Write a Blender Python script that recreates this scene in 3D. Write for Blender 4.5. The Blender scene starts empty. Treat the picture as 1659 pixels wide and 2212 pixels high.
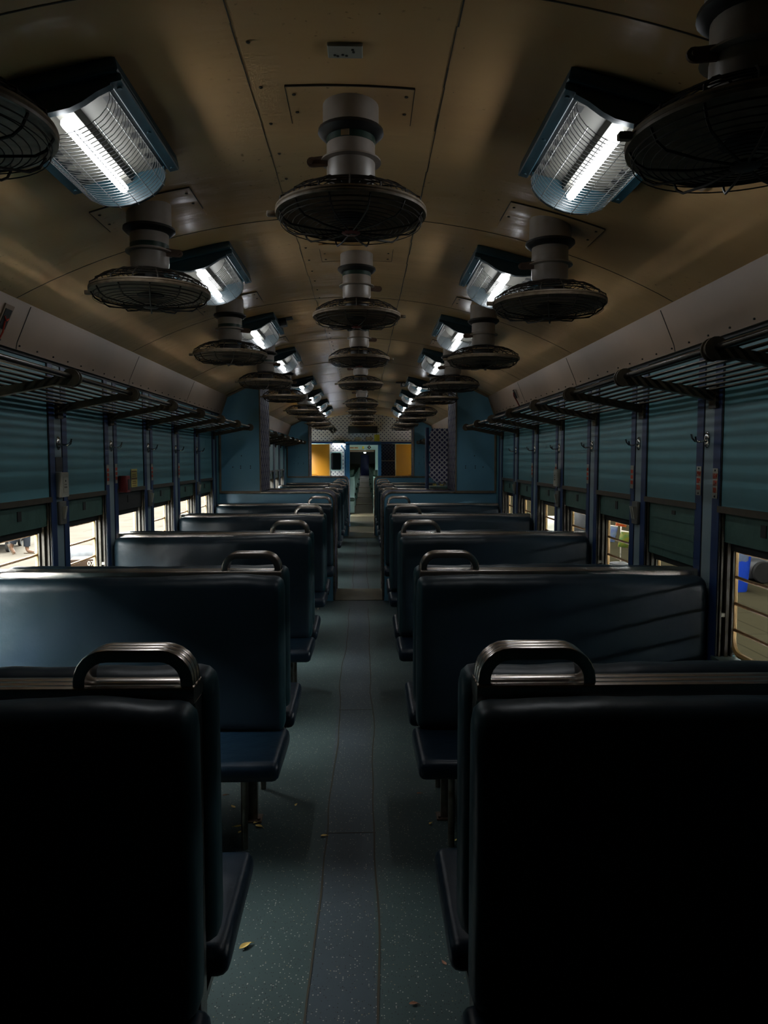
import bpy, math, random
from mathutils import Vector, Matrix, noise
PI = math.pi
sc = bpy.context.scene
COL = sc.collection

# ---------------------------------------------------------------- camera, world, sun, exposure
cam_d = bpy.data.cameras.new('camera')
cam_d.sensor_width = 36.0
cam_d.sensor_fit = 'AUTO'
cam_d.lens = 1600.0 / 2212.0 * 36.0
cam_d.clip_start = 0.02
cam_d.clip_end = 300
cam = bpy.data.objects.new('camera', cam_d)
COL.objects.link(cam)
cam.location = (0.065, 0.0, 1.465)
TH = math.atan(114 / 1600.0)
PS = math.atan(41.5 / 1600.0 * math.cos(TH))
cam.rotation_euler = (PI / 2 - TH, 0, -PS)
sc.camera = cam

sc.view_settings.view_transform = 'Standard'
sc.view_settings.look = 'None'
sc.view_settings.gamma = 1.0
sc.view_settings.exposure = 0.0
sc.view_settings.use_curve_mapping = False
sc.cycles.max_bounces = 8
sc.cycles.diffuse_bounces = 5
sc.cycles.glossy_bounces = 4
sc.cycles.sample_clamp_indirect = 4.0
sc.cycles.use_adaptive_sampling = False
sc.cycles.use_denoising = True
sc.cycles.denoising_input_passes = 'RGB_ALBEDO_NORMAL'
sc.cycles.caustics_reflective = False
sc.cycles.caustics_refractive = False

SKY = 46.0          # daylight over the open platform
TUBE = 22.0        # radiance of a fluorescent tube
SUN = 0.6
LAMP_W = 1.4       # watts thrown down by each tube light
w = bpy.data.worlds.new('daylight')
sc.world = w
w.use_nodes = True
bg = w.node_tree.nodes['Background']
bg.inputs[0].default_value = (0.94, 0.98, 0.97, 1)
bg.inputs[1].default_value = SKY

sd = bpy.data.lights.new('sun', 'SUN')
sd.energy = SUN
sd.angle = math.radians(3)
sd.color = (1, 0.93, 0.8)
sun = bpy.data.objects.new('sun', sd)
COL.objects.link(sun)
sun.rotation_euler = (math.radians(6), math.radians(-22), 0)   # high sun standing over the left platform

# ---------------------------------------------------------------- dimensions
W = 1.42            # inner face of the side walls
RC = 2.85           # radius of the ceiling arc
ZC = 2.44           # ceiling height over the aisle
def ceil_z(x): return ZC - (RC - math.sqrt(RC * RC - x * x))
def PILL(k): return 2.885 + 0.745 * k

# ---------------------------------------------------------------- node helpers and materials
def new_mat(name):
    m = bpy.data.materials.new(name)
    m.use_nodes = True
    nt = m.node_tree
    return m, nt, nt.nodes['Principled BSDF']
def mth(nt, op, a, b=None, c=None):
    n = nt.nodes.new('ShaderNodeMath')
    n.operation = op
    for i, v in enumerate((a, b, c)):
        if v is None: continue
        if isinstance(v, (int, float)): n.inputs[i].default_value = v
        else: nt.links.new(v, n.inputs[i])
    return n.outputs[0]
def mixc(nt, f, a, b):
    n = nt.nodes.new('ShaderNodeMix')
    n.data_type = 'RGBA'
    for s, v in ((n.inputs[0], f), (n.inputs[6], a), (n.inputs[7], b)):
        if isinstance(v, (int, float)): s.default_value = v
        elif isinstance(v, tuple): s.default_value = (v + (1,))[:4]
        else: nt.links.new(v, s)
    return n.outputs[2]
def ramp(nt, f, a, b):
    n = nt.nodes.new('ShaderNodeMapRange')
    n.clamp = True
    nt.links.new(f, n.inputs[0])
    n.inputs[1].default_value = a
    n.inputs[2].default_value = b
    return n.outputs[0]
def coords(nt):
    return nt.nodes.new('ShaderNodeTexCoord').outputs['Object']
def noise_t(nt, vec, scale, detail=3):
    n = nt.nodes.new('ShaderNodeTexNoise')
    n.inputs['Scale'].default_value = scale
    n.inputs['Detail'].default_value = detail
    nt.links.new(vec, n.inputs['Vector'])
    return n.outputs['Fac']
def bump(nt, bs, h, strength, dist=0.01):
    n = nt.nodes.new('ShaderNodeBump')
    n.inputs['Strength'].default_value = strength
    n.inputs['Distance'].default_value = dist
    nt.links.new(h, n.inputs['Height'])
    nt.links.new(n.outputs[0], bs.inputs['Normal'])
def basic(name, c, rough=0.5, metal=0.0, var=0.25, vs=6.0, c2=None, bs=0.0, bsc=40.0, spec=0.5):
    m, nt, b = new_mat(name)
    b.inputs['Roughness'].default_value = rough
    b.inputs['Metallic'].default_value = metal
    b.inputs['Specular IOR Level'].default_value = spec
    co = coords(nt)
    f = ramp(nt, noise_t(nt, co, vs, 5), 0.35, 0.7)
    if c2 is None: c2 = tuple(x * (1 - var) for x in c)
    nt.links.new(mixc(nt, f, c, c2), b.inputs['Base Color'])
    if bs > 0: bump(nt, b, noise_t(nt, co, bsc, 4), bs)
    return m

M = {}
M['panel'] = basic('wall_panel_blue', (0.095, 0.255, 0.29), 0.42, vs=3, var=0.12, bs=0.05, bsc=8)
M['partition'] = basic('partition_blue', (0.115, 0.29, 0.41), 0.42, vs=2.5, var=0.12, bs=0.04, bsc=8)
M['panel_low'] = basic('lower_wall_grey', (0.13, 0.19, 0.20), 0.5)
M['navy'] = basic('navy_paint', (0.012, 0.035, 0.11), 0.4, vs=12)
M['pillar'] = basic('pillar_paint', (0.2, 0.27, 0.29), 0.45, vs=5, c2=(0.15, 0.22, 0.25))
M['green'] = basic('shutter_green', (0.055, 0.12, 0.095), 0.5, vs=14, c2=(0.035, 0.085, 0.07), bs=0.1)
M['dark'] = basic('dark_channel', (0.012, 0.013, 0.012), 0.6)
M['bronze'] = basic('bronze_strip', (0.08, 0.065, 0.045), 0.45, 0.4, vs=20)
M['channel'] = basic('worn_channel_steel', (0.05, 0.044, 0.03), 0.5, 0.0, vs=25)
M['jamb'] = basic('jamb_dark_paint', (0.022, 0.02, 0.014), 0.6)
M['steel'] = basic('brushed_steel', (0.42, 0.37, 0.33), 0.27, 1.0, vs=9, var=0.35)
M['steel_dull'] = basic('dull_steel', (0.28, 0.25, 0.21), 0.4, 0.9, vs=20, c2=(0.12, 0.09, 0.06))
M['chrome'] = basic('chrome', (0.5, 0.49, 0.46), 0.15, 1.0, var=0.1)
M['rackrod'] = basic('rack_rod_metal', (0.09, 0.08, 0.068), 0.25, 0.95, vs=20, c2=(0.035, 0.03, 0.024))
M['rackarm'] = basic('rack_bracket_paint', (0.06, 0.045, 0.025), 0.55, 0.3, vs=25, c2=(0.025, 0.02, 0.012), bs=0.2)
M['wire'] = basic('guard_wire', (0.035, 0.028, 0.022), 0.6, 0.3, vs=30)
M['rimwire'] = basic('guard_rim', (0.22, 0.165, 0.11), 0.5, 0.0, vs=40, c2=(0.12, 0.085, 0.05))
M['fanbody'] = basic('fan_paint', (0.36, 0.32, 0.29), 0.38, vs=9, c2=(0.24, 0.2, 0.16), bs=0.05)
M['fanblack'] = basic('fan_black', (0.008, 0.008, 0.008), 0.5)
M['fangreen'] = basic('fan_green_band', (0.012, 0.045, 0.035), 0.4)
M['fanrust'] = basic('fan_lug_rusty', (0.13, 0.08, 0.055), 0.6, vs=30, c2=(0.06, 0.035, 0.02))
M['badge'] = basic('badge_red', (0.22, 0.03, 0.02), 0.45)
M['badgewhite'] = basic('badge_pale', (0.4, 0.36, 0.3), 0.5)
M['teal'] = basic('lamp_teal_paint', (0.010, 0.045, 0.062), 0.45, vs=14, bs=0.05)
M['reflector'] = basic('lamp_reflector', (0.09, 0.085, 0.07), 0.6, vs=4)
M['lampwire'] = basic('lamp_guard_wire', (0.30, 0.30, 0.30), 0.35, 0.8)
M['plastic'] = basic('socket_plastic', (0.33, 0.32, 0.26), 0.4, vs=10, var=0.1)
M['switchbox'] = basic('switch_box', (0.11, 0.11, 0.095), 0.45)
M['plate'] = basic('plate_aluminium', (0.33, 0.32, 0.27), 0.45, 0.2)
M['red'] = basic('red_paint', (0.55, 0.05, 0.02), 0.5)
M['redbox'] = basic('red_box_paint', (0.16, 0.012, 0.012), 0.5)
M['yellow_notice'] = basic('yellow_notice', (0.42, 0.36, 0.09), 0.6, var=0.1)
M['brown_print'] = basic('brown_print', (0.16, 0.08, 0.02), 0.6)
M['trim'] = basic('wood_trim', (0.16, 0.13, 0.09), 0.5, vs=20)
M['yellow_door'] = basic('yellow_door_paint', (0.40, 0.165, 0.010), 0.35, vs=3, var=0.08)
M['blueframe'] = basic('blue_frame_paint', (0.01, 0.085, 0.19), 0.4, vs=8)
M['black'] = basic('matt_black', (0.004, 0.004, 0.004), 0.6)
M['yellow_sign'] = basic('yellow_sticker', (0.5, 0.42, 0.02), 0.6, var=0.05)
M['tan'] = basic('tan_sticker', (0.48, 0.36, 0.22), 0.6, var=0.1)
M['white_print'] = basic('white_print', (0.7, 0.68, 0.62), 0.6, var=0.05)
M['rust_bar'] = basic('rusty_bar', (0.22, 0.115, 0.04), 0.6, vs=30, c2=(0.12, 0.055, 0.02))
M['ochre'] = basic('ochre_frame', (0.42, 0.28, 0.10), 0.55, vs=20, c2=(0.3, 0.18, 0.06))
M['sill'] = basic('sill_paint', (0.07, 0.1, 0.09), 0.5)
M['mirror'] = basic('mirror_glass', (0.8, 0.8, 0.8), 0.03, 1.0, var=0.02)
M['leaf'] = basic('dry_leaf', (0.75, 0.52, 0.14), 0.6, vs=60, c2=(0.55, 0.36, 0.10))
M['leaf_dark'] = basic('brown_leaf', (0.26, 0.11, 0.06), 0.7, vs=60)
M['tealwall'] = basic('pale_teal_wall', (0.28, 0.46, 0.43), 0.45, vs=3, var=0.1)
M['greenvinyl'] = basic('green_vinyl', (0.012, 0.05, 0.035), 0.45, bs=0.1)
M['bluedoor'] = basic('deep_blue_door', (0.008, 0.015, 0.09), 0.45)
M['cornice'] = basic('cornice_pinkish', (0.31, 0.215, 0.15), 0.45, vs=2.5, c2=(0.25, 0.18, 0.13))
M['skin'] = basic('skin', (0.0324, 0.0171, 0.0099), 0.5, var=0.1, spec=0.06)
M['jeans'] = basic('dark_jeans', (0.0040, 0.0049, 0.0063), 0.8, vs=30, spec=0.06)
M['shirt'] = basic('pale_shirt', (0.0450, 0.0432, 0.0405), 0.8, spec=0.06)
M['hair'] = basic('black_hair', (0.0009, 0.0007, 0.0006), 0.6, spec=0.06)
M['sandal'] = basic('sandal_tan', (0.0225, 0.0144, 0.0081), 0.7, spec=0.06)
M['rubber'] = basic('grey_rubber', (0.0090, 0.0086, 0.0077), 0.7, spec=0.06)
M['hubgrey'] = basic('wheel_disc_grey', (0.0198, 0.0180, 0.0153), 0.6, spec=0.06)
M['cartwood'] = basic('cart_wood', (0.0198, 0.0099, 0.0054), 0.7, spec=0.06)
M['sack'] = basic('white_sack', (0.0585, 0.0594, 0.0612), 0.8, vs=12, var=0.25, bs=0.4, bsc=10, spec=0.06)
M['crate'] = basic('brown_crate', (0.0090, 0.0045, 0.0018), 0.7, spec=0.06)
M['bin'] = basic('blue_bin_plastic', (0.005, 0.022, 0.17), 0.5, var=0.08, spec=0.1)
M['bag'] = basic('clear_bag', (0.045, 0.058, 0.085), 0.5, var=0.3, vs=20, spec=0.1)
M['pack_red'] = basic('packet_red', (0.12, 0.009, 0.003), 0.4, vs=18, c2=(0.15, 0.06, 0.008), spec=0.15)
M['pack_blue'] = basic('packet_blue', (0.03, 0.045, 0.10), 0.4, vs=18, c2=(0.075, 0.09, 0.095), spec=0.15)
M['pack_green'] = basic('packet_green', (0.016, 0.045, 0.008), 0.4, vs=18, c2=(0.09, 0.065, 0.006), spec=0.15)
M['bldg'] = basic('station_wall_cream', (0.12, 0.10, 0.065), 0.7, vs=2, spec=0.06)
M['bldg_green'] = basic('station_wall_green', (0.045, 0.07, 0.045), 0.7, vs=2, spec=0.06)
M['blocker_dark'] = basic('sky_blocker_dark', (0.012, 0.012, 0.011), 0.8, spec=0.06)  # near black so the added left blocker bounces little light
M['floor_next'] = basic('next_coach_floor', (0.05, 0.045, 0.035), 0.45, vs=5)
M['blocker_grey'] = basic('sky_blocker_grey', (0.10, 0.10, 0.09), 0.7)  # for the added roof and end wall that keep sky off the right
M['paper'] = basic('pale_paper', (0.45, 0.43, 0.36), 0.7)

def vinyl_mat(name, c, c2, rough):
    m, nt, b = new_mat(name)
    co = coords(nt)
    n1 = noise_t(nt, co, 3.0, 4)
    nt.links.new(mixc(nt, ramp(nt, n1, 0.35, 0.7), c, c2), b.inputs['Base Color'])
    b.inputs['Roughness'].default_value = rough
    b.inputs['Specular IOR Level'].default_value = 0.26
    h = mth(nt, 'ADD', mth(nt, 'MULTIPLY', noise_t(nt, co, 7.0, 3), 1.4), mth(nt, 'MULTIPLY', noise_t(nt, co, 160.0, 2), 0.05))
    bump(nt, b, h, 0.35, 0.012)
    return m
M['vinyl'] = vinyl_mat('navy_vinyl', (0.009, 0.018, 0.028), (0.006, 0.014, 0.018), 0.40)
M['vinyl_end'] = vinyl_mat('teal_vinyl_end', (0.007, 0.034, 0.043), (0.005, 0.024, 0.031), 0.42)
M['vinyl_seat'] = vinyl_mat('blue_seat_vinyl', (0.005, 0.015, 0.028), (0.004, 0.011, 0.02), 0.36)

# floor: grey-blue vinyl sheet with pale and dark flecks
def floor_mat(name, c, c2):
    m, nt, b = new_mat(name)
    co = coords(nt)
    base = mixc(nt, ramp(nt, noise_t(nt, co, 2.2, 4), 0.35, 0.7), c, c2)
    def flecks(scale, lo, keep, colour, base):
        v = nt.nodes.new('ShaderNodeTexVoronoi')
        v.inputs['Scale'].default_value = scale
        nt.links.new(co, v.inputs['Vector'])
        sep = nt.nodes.new('ShaderNodeSeparateColor')
        nt.links.new(v.outputs['Color'], sep.inputs[0])
        f = mth(nt, 'MULTIPLY', mth(nt, 'LESS_THAN', v.outputs['Distance'], lo), mth(nt, 'LESS_THAN', sep.outputs[0], keep))
        return mixc(nt, f, base, colour)
    base = flecks(150, 0.30, 0.13, (0.27, 0.26, 0.22), base)
    base = flecks(180, 0.32, 0.14, (0.02, 0.02, 0.022), base)
    base = flecks(110, 0.22, 0.06, (0.2, 0.17, 0.10), base)
    nt.links.new(base, b.inputs['Base Color'])
    b.inputs['Roughness'].default_value = 0.5
    b.inputs['Specular IOR Level'].default_value = 0.22
    bump(nt, b, noise_t(nt, co, 5.0, 3), 0.12, 0.01)
    return m
M['floor'] = floor_mat('floor_vinyl', (0.043, 0.066, 0.066), (0.031, 0.050, 0.050))
M['floor_strip'] = floor_mat('floor_vinyl_strip', (0.043, 0.058, 0.069), (0.034, 0.048, 0.055))
M['seam'] = basic('floor_seam', (0.035, 0.025, 0.012), 0.8)
M['threshold'] = basic('threshold_plate', (0.12, 0.10, 0.06), 0.4, 0.5, vs=14, c2=(0.07, 0.06, 0.04))

M['plate_dark'] = basic('chequer_plate', (0.022, 0.019, 0.012), 0.55, 0.0, vs=18, spec=0.06)
# ceiling: cream laminate sheets, grimy
m, nt, b = new_mat('ceiling_laminate')
co = coords(nt)
base = mixc(nt, ramp(nt, noise_t(nt, co, 0.9, 5), 0.35, 0.68), (0.62, 0.38, 0.17), (0.53, 0.345, 0.165))
spots = mth(nt, 'MULTIPLY', ramp(nt, noise_t(nt, co, 55, 2), 0.66, 0.74), ramp(nt, noise_t(nt, co, 2.3, 3), 0.5, 0.62))
base = mixc(nt, mth(nt, 'MULTIPLY', spots, 0.7), base, (0.10, 0.065, 0.03))
nt.links.new(base, b.inputs['Base Color'])
b.inputs['Roughness'].default_value = 0.24
b.inputs['Specular IOR Level'].default_value = 0.5
mp = nt.nodes.new('ShaderNodeMapping')
mp.inputs['Scale'].default_value = (0.7, 3.2, 1)
nt.links.new(co, mp.inputs[0])
bump(nt, b, noise_t(nt, mp.outputs[0], 2.0, 3), 0.4, 0.025)
M['ceiling'] = m

# lattice laminate: pale diagonal lattice over navy with a small leaf in every diamond
def lattice_mat(name, ax, size, navy=(0.04, 0.045, 0.16), pale=(0.8, 0.8, 0.8), inn=0.5, rad=0.085, e0=0.40):
    m, nt, b = new_mat(name)
    sep = nt.nodes.new('ShaderNodeSeparateXYZ')
    nt.links.new(coords(nt), sep.inputs[0])
    u, v = sep.outputs[ax], sep.outputs[2]
    p = mth(nt, 'FRACT', mth(nt, 'DIVIDE', mth(nt, 'ADD', u, mth(nt, 'ADD', v, 50)), size))
    q = mth(nt, 'FRACT', mth(nt, 'DIVIDE', mth(nt, 'ADD', mth(nt, 'SUBTRACT', u, v), 50), size))
    dp = mth(nt, 'ABSOLUTE', mth(nt, 'SUBTRACT', p, 0.5))
    dq = mth(nt, 'ABSOLUTE', mth(nt, 'SUBTRACT', q, 0.5))
    d = mth(nt, 'MAXIMUM', dp, dq)
    band = mth(nt, 'GREATER_THAN', d, e0 - 0.06)
    core = mth(nt, 'LESS_THAN', mth(nt, 'ADD', mth(nt, 'MULTIPLY', dp, dp), mth(nt, 'MULTIPLY', dq, dq)), rad)
    inner = mixc(nt, core, tuple(x * inn for x in pale), navy)
    edge = mth(nt, 'GREATER_THAN', d, e0)
    c = mixc(nt, band, inner, navy)
    c = mixc(nt, edge, c, pale)
    nt.links.new(c, b.inputs['Base Color'])
    b.inputs['Roughness'].default_value = 0.7
    b.inputs['Specular IOR Level'].default_value = 0.08
    return m
M['lattice_x'] = lattice_mat('lattice_laminate_front', 0, 0.056)
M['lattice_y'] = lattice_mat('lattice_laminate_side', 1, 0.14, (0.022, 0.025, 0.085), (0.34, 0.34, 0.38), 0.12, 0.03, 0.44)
M['lattice_shaded'] = lattice_mat('lattice_laminate_shaded', 0, 0.075, (0.012, 0.013, 0.03), (0.06, 0.06, 0.065))  # same lattice laminate with the shadow on it put into its colours
def dot_mat(name, ground, dot, s):
    m, nt, b = new_mat(name)
    sep = nt.nodes.new('ShaderNodeSeparateXYZ')
    nt.links.new(coords(nt), sep.inputs[0])
    u, v = sep.outputs[0], sep.outputs[2]
    p = mth(nt, 'SUBTRACT', mth(nt, 'FRACT', mth(nt, 'DIVIDE', mth(nt, 'ADD', mth(nt, 'ADD', u, v), 50), s)), 0.5)
    q = mth(nt, 'SUBTRACT', mth(nt, 'FRACT', mth(nt, 'DIVIDE', mth(nt, 'ADD', mth(nt, 'SUBTRACT', u, v), 50), s)), 0.5)
    r2 = mth(nt, 'ADD', mth(nt, 'MULTIPLY', p, p), mth(nt, 'MULTIPLY', q, q))
    nt.links.new(mixc(nt, mth(nt, 'LESS_THAN', r2, 0.045), ground, dot), b.inputs['Base Color'])
    b.inputs['Roughness'].default_value = 0.45
    return m
M['dots'] = dot_mat('dotted_laminate', (0.66, 0.63, 0.60), (0.05, 0.05, 0.11), 0.085)

# platforms: concrete and paving slabs
def paving(name, c, c2, joint, size):
    m, nt, b = new_mat(name)
    co = coords(nt)
    n = noise_t(nt, co, 1.1, 6)
    base = mixc(nt, ramp(nt, n, 0.3, 0.7), c, c2)
    br = nt.nodes.new('ShaderNodeTexBrick')
    br.inputs['Scale'].default_value = 1.0
    br.inputs['Mortar Size'].default_value = 0.01
    br.inputs['Brick Width'].default_value = size
    br.inputs['Row Height'].default_value = size
    nt.links.new(co, br.inputs['Vector'])
    nt.links.new(mixc(nt, br.outputs['Fac'], base, joint), b.inputs['Base Color'])
    b.inputs['Roughness'].default_value = 0.6
    b.inputs['Specular IOR Level'].default_value = 0.0
    return m
m, nt, b = new_mat('vent_strip_stripes')
sep = nt.nodes.new('ShaderNodeSeparateXYZ')
nt.links.new(coords(nt), sep.inputs[0])
st = mth(nt, 'LESS_THAN', mth(nt, 'FRACT', mth(nt, 'DIVIDE', mth(nt, 'ADD', sep.outputs[1], 5.225), 0.067)), 0.52)
nt.links.new(mixc(nt, st, (0.10, 0.095, 0.08), (0.006, 0.006, 0.006)), b.inputs['Base Color'])
M['vent'] = m
M['platform_l'] = paving('platform_concrete', (0.036, 0.032, 0.026), (0.027, 0.024, 0.0195), (0.015, 0.013, 0.01), 1.6)
M['platform_r'] = paving('platform_slabs', (0.026, 0.0225, 0.013), (0.0205, 0.0178, 0.0102), (0.012, 0.0105, 0.006), 1.1)

def emit_mat(name, c, s):
    m, nt, b = new_mat(name)
    b.inputs['Base Color'].default_value = (0.8, 0.8, 0.8, 1)
    b.inputs['Emission Color'].default_value = c + (1,)
    b.inputs['Emission Strength'].default_value = s
    return m
M['tube'] = emit_mat('fluorescent_tube', (0.93, 0.97, 1.0), TUBE)
M['tube_dim'] = emit_mat('far_tube', (0.9, 0.96, 1.0), 30.0)

# ---------------------------------------------------------------- mesh builder
class MB:
    def __init__(s): s.v = []; s.f = []
    def quadbox(s, p):          # 8 points: bottom 4 then top 4
        o = len(s.v); s.v += [tuple(q) for q in p]
        for f in ((0,3,2,1),(4,5,6,7),(0,1,5,4),(1,2,6,5),(2,3,7,6),(3,0,4,7)): s.f.append(tuple(o+i for i in f))
        return s
    def box(s, x0, x1, y0, y1, z0, z1):
        return s.quadbox([(x0,y0,z0),(x1,y0,z0),(x1,y1,z0),(x0,y1,z0),(x0,y0,z1),(x1,y0,z1),(x1,y1,z1),(x0,y1,z1)])
    def bbox(s, x0, x1, y0, y1, z0, z1, b=0.004):      # box with bevelled vertical and horizontal edges (octagonal profile, capped)
        prof = [(x0+b,z0),(x1-b,z0),(x1,z0+b),(x1,z1-b),(x1-b,z1),(x0+b,z1),(x0,z1-b),(x0,z0+b)]
        ys = [(y0, b), (y0+b, 0), (y1-b, 0), (y1, b)]
        o = len(s.v)
        cx, cz = (x0+x1)/2, (z0+z1)/2
        for y, ins in ys:
            for (x, z) in prof:
                s.v.append((x - math.copysign(ins, x-cx) if ins else x, y, z - math.copysign(ins, z-cz) if ins else z))
        n = 8
        for k in range(3):
            for i in range(n):
                j = (i+1) % n
                s.f.append((o+k*n+i, o+k*n+j, o+(k+1)*n+j, o+(k+1)*n+i))
        s.f.append(tuple(o+i for i in reversed(range(n)))); s.f.append(tuple(o+3*n+i for i in range(n)))
        return s
    def prism(s, poly, a0, a1, axis='y'):          # 2D polygon extruded along an axis
        def P(u, v, a):
            return (u, a, v) if axis == 'y' else ((a, u, v) if axis == 'x' else (u, v, a))
        o = len(s.v); n = len(poly)
        for a in (a0, a1):
            s.v += [P(u, v, a) for u, v in poly]
        for i in range(n):
            j = (i+1) % n
            s.f.append((o+i, o+j, o+n+j, o+n+i))
        s.f.append(tuple(o+i for i in reversed(range(n)))); s.f.append(tuple(o+n+i for i in range(n)))
        return s
    def sweep(s, rings, closed=False, cap=True):
        o = len(s.v); n = len(rings[0]); m = len(rings)
        for r in rings: s.v += [tuple(p) for p in r]
        for k in range(m if closed else m-1):
            k2 = (k+1) % m
            for i in range(n):
                j = (i+1) % n
                s.f.append((o+k*n+i, o+k*n+j, o+k2*n+j, o+k2*n+i))
        if cap and not closed:
            s.f.append(tuple(o+i for i in reversed(range(n)))); s.f.append(tuple(o+(m-1)*n+i for i in range(n)))
        return s
    def tube(s, pts, r, n=8, closed=False, flat=1.0):
        pts = [Vector(p) for p in pts]; m = len(pts); rings = []
        ref = None
        for i, p in enumerate(pts):
            if closed: t = (pts[(i+1) % m] - pts[i-1])
            else: t = pts[min(i+1, m-1)] - pts[max(i-1, 0)]
            if t.length < 1e-9: t = Vector((0,0,1))
            t.normalize()
            if ref is None:
                ref = Vector((0,0,1)) if abs(t.z) < 0.9 else Vector((1,0,0))
            a = (ref - t * ref.dot(t))
            if a.length < 1e-4: a = Vector((0,1,0)) - t * t.y
            a.normalize(); bb = t.cross(a); ref = a
            rr = r[i] if isinstance(r, (list, tuple)) else r
            rings.append([p + a*math.cos(2*PI*k/n)*rr*flat + bb*math.sin(2*PI*k/n)*rr for k in range(n)])
        return s.sweep(rings, closed)
    def ring(s, c, R, r, seg=40, n=4, flat=1.0):
        return s.tube([(c[0]+R*math.cos(2*PI*i/seg), c[1]+R*math.sin(2*PI*i/seg), c[2]) for i in range(seg)], r, n, True, flat)
    def lathe(s, prof, c=(0,0,0), seg=28, axis='z'):
        rings = []
        for (r, z) in prof:
            ring = []
            for i in range(seg):
                a = 2*PI*i/seg
                if axis == 'z': ring.append((c[0]+r*math.cos(a), c[1]+r*math.sin(a), c[2]+z))
                elif axis == 'x': ring.append((c[0]+z, c[1]+r*math.cos(a), c[2]+r*math.sin(a)))
                else: ring.append((c[0]+r*math.cos(a), c[1]+z, c[2]+r*math.sin(a)))
            rings.append(ring)
        return s.sweep(rings)
    def cyl(s, c, r, z0, z1, seg=20, axis='z'):
        return s.lathe([(r, z0), (r, z1)], c, seg, axis)
    def xf(s, M4):
        s.v = [tuple(M4 @ Vector(p)) for p in s.v]; return s
    def mirror(s):
        s.v = [(-x, y, z) for x, y, z in s.v]; s.f = [tuple(reversed(f)) for f in s.f]; return s
    def mesh(s, name, mat, smooth=True):
        me = bpy.data.meshes.new(name)
        me.from_pydata(s.v, [], s.f)
        if mat is not None: me.materials.append(M[mat] if isinstance(mat, str) else mat)
        me.update()
        import bmesh
        bm = bmesh.new(); bm.from_mesh(me); bmesh.ops.recalc_face_normals(bm, faces=bm.faces); bm.to_mesh(me); bm.free()
        if smooth:
            me.shade_smooth(); me.set_sharp_from_angle(angle=math.radians(38))
        return me
    def build(s, name, mat, parent=None, loc=None, rot=None):
        o = bpy.data.objects.new(name, s.mesh(name, mat))
        COL.objects.link(o)
        if parent is not None: o.parent = parent
        if loc: o.location = loc
        if rot: o.rotation_euler = rot
        return o

def tag(o, label, cat, group=None, kind=None):
    o['label'] = label; o['category'] = cat
    if group: o['group'] = group
    if kind: o['kind'] = kind
    return o
def struct(o):
    o['kind'] = 'structure'; return o
def empty(name, loc=(0,0,0), rot=(0,0,0)):
    o = bpy.data.objects.new(name, None); COL.objects.link(o)
    o.location = loc; o.rotation_euler = rot; o.empty_display_size = 0.05
    return o
def copy_tree(o, parent=None):
    c = o.copy(); COL.objects.link(c)
    if parent is not None: c.parent = parent
    for ch in list(o.children): copy_tree(ch, c)
    return c
ORD = ['first', 'second', 'third', 'fourth', 'fifth', 'sixth', 'seventh', 'eighth', 'ninth', 'tenth']

def text_mesh(body, size, name, mat, depth=0.0008):
    cu = bpy.data.curves.new('txt', 'FONT'); cu.body = body; cu.size = size
    cu.align_x = 'CENTER'; cu.align_y = 'CENTER'; cu.extrude = depth; cu.space_line = 0.95
    o = bpy.data.objects.new('txt', cu); COL.objects.link(o)
    dg = bpy.context.evaluated_depsgraph_get(); dg.update()
    me = bpy.data.meshes.new_from_object(o.evaluated_get(dg)); me.name = name
    bpy.data.objects.remove(o)
    me.materials.clear(); me.materials.append(M[mat])
    return me

# ================================================================ SETTING
Y0, Y1, Y2, Y3 = -2.4, 7.60, 8.30, 14.15      # rear wall, first partition block, second partition block
Y4, YE = 14.85, 16.05                          # end of second block, end wall
XB, XL = 1.0, 0.258                            # partition block edges: upper box and low wall

# floor in three sheets
struct(MB().box(-1.56, -0.095, Y0, 19.9, -0.08, 0).build('floor', 'floor'))
struct(MB().box(-0.095, 0.095, Y0, 19.9, -0.08, 0).build('floor_aisle_strip', 'floor_strip'))
struct(MB().box(0.095, 1.56, Y0, 19.9, -0.08, 0).build('floor_right_sheet', 'floor'))
random.seed(3)
TN = [0]
def trim(mb, mat):
    TN[0] += 1
    return struct(mb.build('trim_%d' % TN[0], mat))
def wavy_strip(x, y0, y1, z, wd, amp, step=0.12, seed=0):
    mb = MB(); o = 0; y = y0; pts = []
    while y < y1 + 1e-6:
        dx = amp * (noise.noise(Vector((seed * 7.1, y * 0.9, 0))) + 0.5 * noise.noise(Vector((seed * 3.3, y * 3.1, 2))))
        ww = wd * (0.75 + 0.5 * abs(noise.noise(Vector((seed, y * 2.3, 5)))))
        pts.append((x + dx, y, ww)); y += step
    rings = [[(px - ww/2, py, z), (px + ww/2, py, z), (px + ww/2, py, z + 0.0015), (px - ww/2, py, z + 0.0015)] for px, py, ww in pts]
    return mb.sweep(rings)
trim(wavy_strip(-0.088, Y0, 7.3, 0, 0.007, 0.022, seed=1), 'seam')
trim(wavy_strip(0.102, Y0, 7.3, 0, 0.007, 0.018, seed=2), 'seam')
trim(wavy_strip(-0.085, 8.34, 13.5, 0, 0.008, 0.02, seed=3), 'seam')
trim(wavy_strip(0.095, 8.34, 13.5, 0, 0.008, 0.02, seed=4), 'seam')
for yy, xa, xb in ((2.815, -0.09, 0.105), (4.25, -0.09, 0.105), (9.6, -0.25, 0.25), (11.3, -0.25, 0.25)):
    trim(MB().box(xa, xb, yy, yy + 0.003, 0, 0.0012), 'seam')
trim(MB().bbox(-0.255, 0.275, Y1 + 0.02, Y2, 0, 0.006, 0.002), 'threshold')
trim(MB().bbox(-0.25, 0.27, Y3 - 0.4, Y4, 0, 0.006, 0.002), 'threshold')
trim(MB().bbox(-0.30, 0.36, 18.9, 19.9, 0, 0.02, 0.002), 'threshold')
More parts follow.
